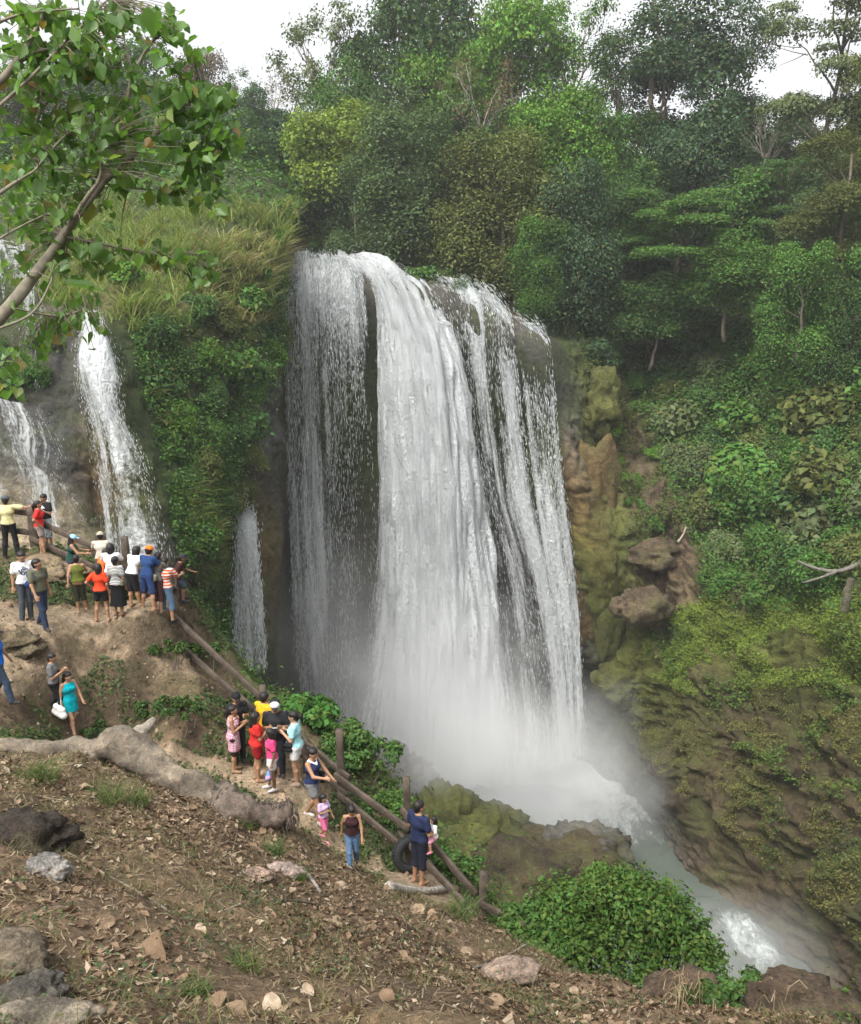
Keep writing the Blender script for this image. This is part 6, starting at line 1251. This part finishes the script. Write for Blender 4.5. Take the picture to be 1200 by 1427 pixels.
# ------------------------------------------------------------------ overhanging tree at the upper left
t = NT('broad_leaf'); r = t.attr('rnd').outputs['Fac']; oi = t.n('ObjectInfo').outputs['Random']; q = t.math('FRACT', t.math('ADD', r, oi))
k = t.ramp(q, [(0, (.06, .115, .03)), (.45, (.09, .175, .042)), (.85, (.125, .215, .05)), (.96, (.15, .19, .05)), (1, (.24, .15, .06))])
p = t.n('BsdfPrincipled', Base__Color=k, Roughness=.42, Normal=t.bump(t.noise(t.coords(), 25, 3), .3, .01)); p.inputs['Specular IOR Level'].default_value = .4
M_broad = t.done(t.n('MixShader', i0=.38, i1=p.outputs[0], i2=t.n('BsdfTranslucent', Color=t.mix(1.0, k, (1.7, 1.9, .9), 'MULTIPLY')).outputs[0]).outputs[0])
M_twig = simple('grey_green_bark', (.17, .15, .11), .85, .35, 14, .5, .006)
def leafshape(seed, lob):
    """heart-shaped, shallowly lobed leaf hanging from its base; tip towards -z; returns verts and faces"""
    r = np.random.default_rng(seed); a = np.linspace(0, 2 * PI, 21)[:-1]; rad = .5 * (1 + .13 * np.cos(a) + lob * np.cos(3 * a) + .09 * np.cos(5 * a)) * (1 - .38 * np.exp(-((a - PI) / .35) ** 2))
    x = np.sin(a) * rad * 1.02; z = -(np.cos(a) * rad) - .30; tip = (np.abs(((a + PI) % (2 * PI)) - PI) < .2); z = np.where(tip, z - .10, z)
    O = np.stack([x, .42 * np.abs(x) + .15 * (z + .3) ** 2 * r.uniform(-1, 1), z], -1); I = O * np.array([.5, .35, .5]) + np.array([0, -.01, -.15]); c = np.array([[0, 0, -.3]])
    V = np.vstack([c, I, O]); n = 20; i = np.arange(n); j = (i + 1) % n
    return V, [np.stack([1 + i, 1 + j, 1 + n + j, 1 + n + i], -1), np.stack([0 * i, 1 + j, 1 + i], -1)]
LS = [leafshape(k, .10 if k % 2 else .05) for k in range(4)]
LM = [mesh('leaf', V, F, M_broad, smooth=False, rnd=np.full(len(V), k * .13)) for k, (V, F) in enumerate(LS)]
nt = thing('tree', (0, 0, 0), 'overhanging branch of a broad-leaved tree reaching in from the upper left edge', 'tree')
def br(pts, r0, r1, name='branch'):
    P = cr([np.asarray(p, float) if len(p) == 4 else at(*p) for p in [q[:3] for q in pts]], 8 * len(pts)); V, F = tube(P, np.linspace(r0, r1, len(P)), 9, True, .12, len(pts)); link(name, mesh(name, V, F, M_twig), nt); return P
base = np.array([-4.6, 5.6, -3.2]); P = cr([base, np.array([-4.2, 5.7, -1.6])] + [at(*q) for q in [(-110, 560, 5.9), (0, 442, 6.2), (60, 368, 6.5), (110, 298, 6.7), (147, 250, 6.9)]], 60)
V, F = tube(P, np.linspace(.07, .02, 60), 12, True, .1, 2); link('trunk', mesh('trunk', V, F, M_twig), nt)
TW = [br([(147, 250, 6.9), (163, 205, 7.0), (186, 105, 7.2), (214, 56, 7.3)], .026, .010), br([(147, 250, 6.9), (190, 212, 7.0), (243, 162, 7.1), (283, 130, 7.2), (310, 128, 7.3)], .028, .008), br([(90, 328, 6.6), (118, 280, 6.5), (140, 245, 6.5), (138, 200, 6.5)], .02, .008),
      br([(186, 105, 7.2), (176, 70, 7.3), (172, 40, 7.3)], .009, .005), br([(190, 118, 7.2), (215, 120, 7.3), (238, 118, 7.3)], .008, .004), br([(92, 330, 6.6), (150, 342, 6.7), (215, 356, 6.9), (290, 372, 7.1)], .012, .004), br([(147, 256, 6.9), (180, 262, 7.0), (240, 266, 7.1)], .009, .004),
      br([(-40, 150, 6.3), (12, 100, 6.5), (40, 60, 6.6), (60, 20, 6.7)], .03, .01), br([(10, 102, 6.5), (60, 70, 6.7), (120, 85, 6.9), (160, 95, 7.0)], .012, .005), br([(-40, 300, 6.1), (10, 262, 6.3), (48, 238, 6.4)], .018, .007), br([(-40, 180, 6.2), (30, 120, 6.4), (120, 30, 6.6), (150, 0, 6.7)], .014, .006),
      br([(48, 238, 6.4), (90, 190, 6.6), (130, 170, 6.8)], .008, .004), br([(0, 100, 6.5), (110, 150, 6.8), (200, 190, 7.0), (300, 230, 7.2)], .005, .003), br([(-40, 470, 5.8), (40, 440, 6.1), (70, 395, 6.3), (72, 380, 6.3)], .010, .005), br([(200, 205, 7.0), (250, 205, 7.1), (305, 215, 7.2)], .008, .004), br([(20, 430, 6.2), (80, 440, 6.4), (120, 430, 6.5)], .007, .003), br([(-20, 40, 6.4), (30, 20, 6.5), (110, 12, 6.6)], .012, .005), br([(-30, 350, 6.0), (40, 310, 6.3), (90, 290, 6.5)], .009, .004)]
CL = [(30, 20, 16, 40), (80, 20, 15, 35), (130, 22, 13, 30), (20, 60, 14, 35), (60, 60, 12, 35), (105, 45, 12, 30), (185, 25, 14, 26), (225, 28, 14, 26), (255, 32, 14, 22), (266, 55, 8, 16), (150, 55, 12, 26), (100, 95, 14, 34), (140, 100, 14, 30), (60, 110, 13, 36), (20, 115, 12, 34), (120, 70, 10, 30), (135, 130, 10, 24), (235, 75, 9, 18), (200, 105, 9, 20), (225, 118, 10, 22), (265, 118, 12, 22), (300, 125, 12, 22), (315, 145, 10, 20), (320, 185, 12, 20), (298, 165, 12, 24), (260, 165, 12, 26), (230, 150, 10, 24), (180, 152, 12, 28), (150, 150, 10, 26), (175, 180, 12, 28), (100, 150, 10, 34), (40, 165, 10, 36), (70, 195, 14, 38), (20, 210, 14, 34), (120, 195, 12, 32), (100, 225, 12, 34), (40, 235, 12, 34), (150, 215, 10, 28), (185, 235, 12, 26), (225, 205, 12, 28), (260, 215, 12, 26), (295, 215, 12, 22), (250, 245, 12, 26), (285, 250, 12, 24), (300, 280, 12, 20), (240, 270, 9, 22), (180, 250, 8, 22), (30, 275, 13, 34), (70, 265, 12, 34), (40, 310, 11, 34), (90, 300, 12, 32), (140, 300, 4, 30), (60, 345, 10, 34), (110, 350, 9, 32), (150, 355, 7, 28), (200, 350, 5, 30), (230, 358, 9, 24), (280, 362, 10, 26), (292, 382, 8, 20), (20, 375, 9, 34), (80, 390, 8, 32), (130, 395, 6, 32), (30, 440, 9, 34), (75, 450, 10, 30), (110, 440, 8, 28), (140, 470, 3, 24), (20, 500, 9, 30), (60, 490, 6, 30), (10, 540, 4, 26), (270, 395, 4, 22), (-20, 100, 12, 30), (-20, 300, 10, 30)]
allp = np.vstack(TW); LV = []; nl = 0; stuffV, stuffF, stuffR, so = [], [], [], 0; pet = []; spec = []
for cx, cy, n, sp in CL:
    for k in range(int(n * 3.2)):
        spec.append((cx + RNG.normal(0, sp * .5), cy + RNG.normal(0, sp * .42)))
RNG.shuffle(spec)
for px, py in spec:
    p = at(px, py, 6.9 + RNG.normal(.0, .3)); i = np.argmin(((allp - p) ** 2).sum(1)); d0 = np.linalg.norm(allp[i] - p); p = p + (allp[i] - p) * min(.35, .1 / max(d0, .01))
    s = RNG.lognormal(math.log(.064), .3); R = np.array((Matrix.Rotation(RNG.uniform(0, 6.28), 3, 'Z') @ Matrix.Rotation(abs(RNG.normal(.5, .6)), 3, 'X') @ Matrix.Rotation(RNG.normal(0, .5), 3, 'Y')).to_3x3()); v = int(RNG.integers(4)); Vl, Fl = LS[v]
    if RNG.uniform() < .6 and d0 < .8: pet.append(tube(np.array([p, (p + allp[i]) / 2 + [0, 0, .03], allp[i]]), [.0022, .0025, .003], 4, False))
    if nl < 300 and 0 < px < 330 and py > 5:
        o = link('leaf', LM[v], nt); o.location = p; o.scale = (s,) * 3; o.rotation_euler = Matrix(R.tolist()).to_euler(); nl += 1
    else:
        stuffV.append(Vl @ R.T * s + p); stuffF.append([f + so for f in Fl]); stuffR.append(np.full(len(Vl), RNG.uniform(0, 1))); so += len(Vl)
o = link('foliage', mesh('foliage', np.vstack(stuffV), [np.vstack([f[0] for f in stuffF]), np.vstack([f[1] for f in stuffF])], M_broad, smooth=False, rnd=np.concatenate(stuffR)), nt); o['kind'] = 'stuff'
V, F = merge(pet); link('leaf_stalks', mesh('leaf_stalks', V, F, M_twig), nt)['kind'] = 'stuff'
# overhead cable
P = cr([at(*q) for q in [(-200, 40, 40), (60, 118, 60), (300, 222, 78), (400, 262, 86), (500, 288, 94)]], 40); V, F = tube(P, .035, 5); tag(link('cable', mesh('cable', V, F, M_rubber)), 'thin dark overhead cable running from the upper left into the forest', 'cable')
print('leaf parts', nl, 'rest', len(stuffV))
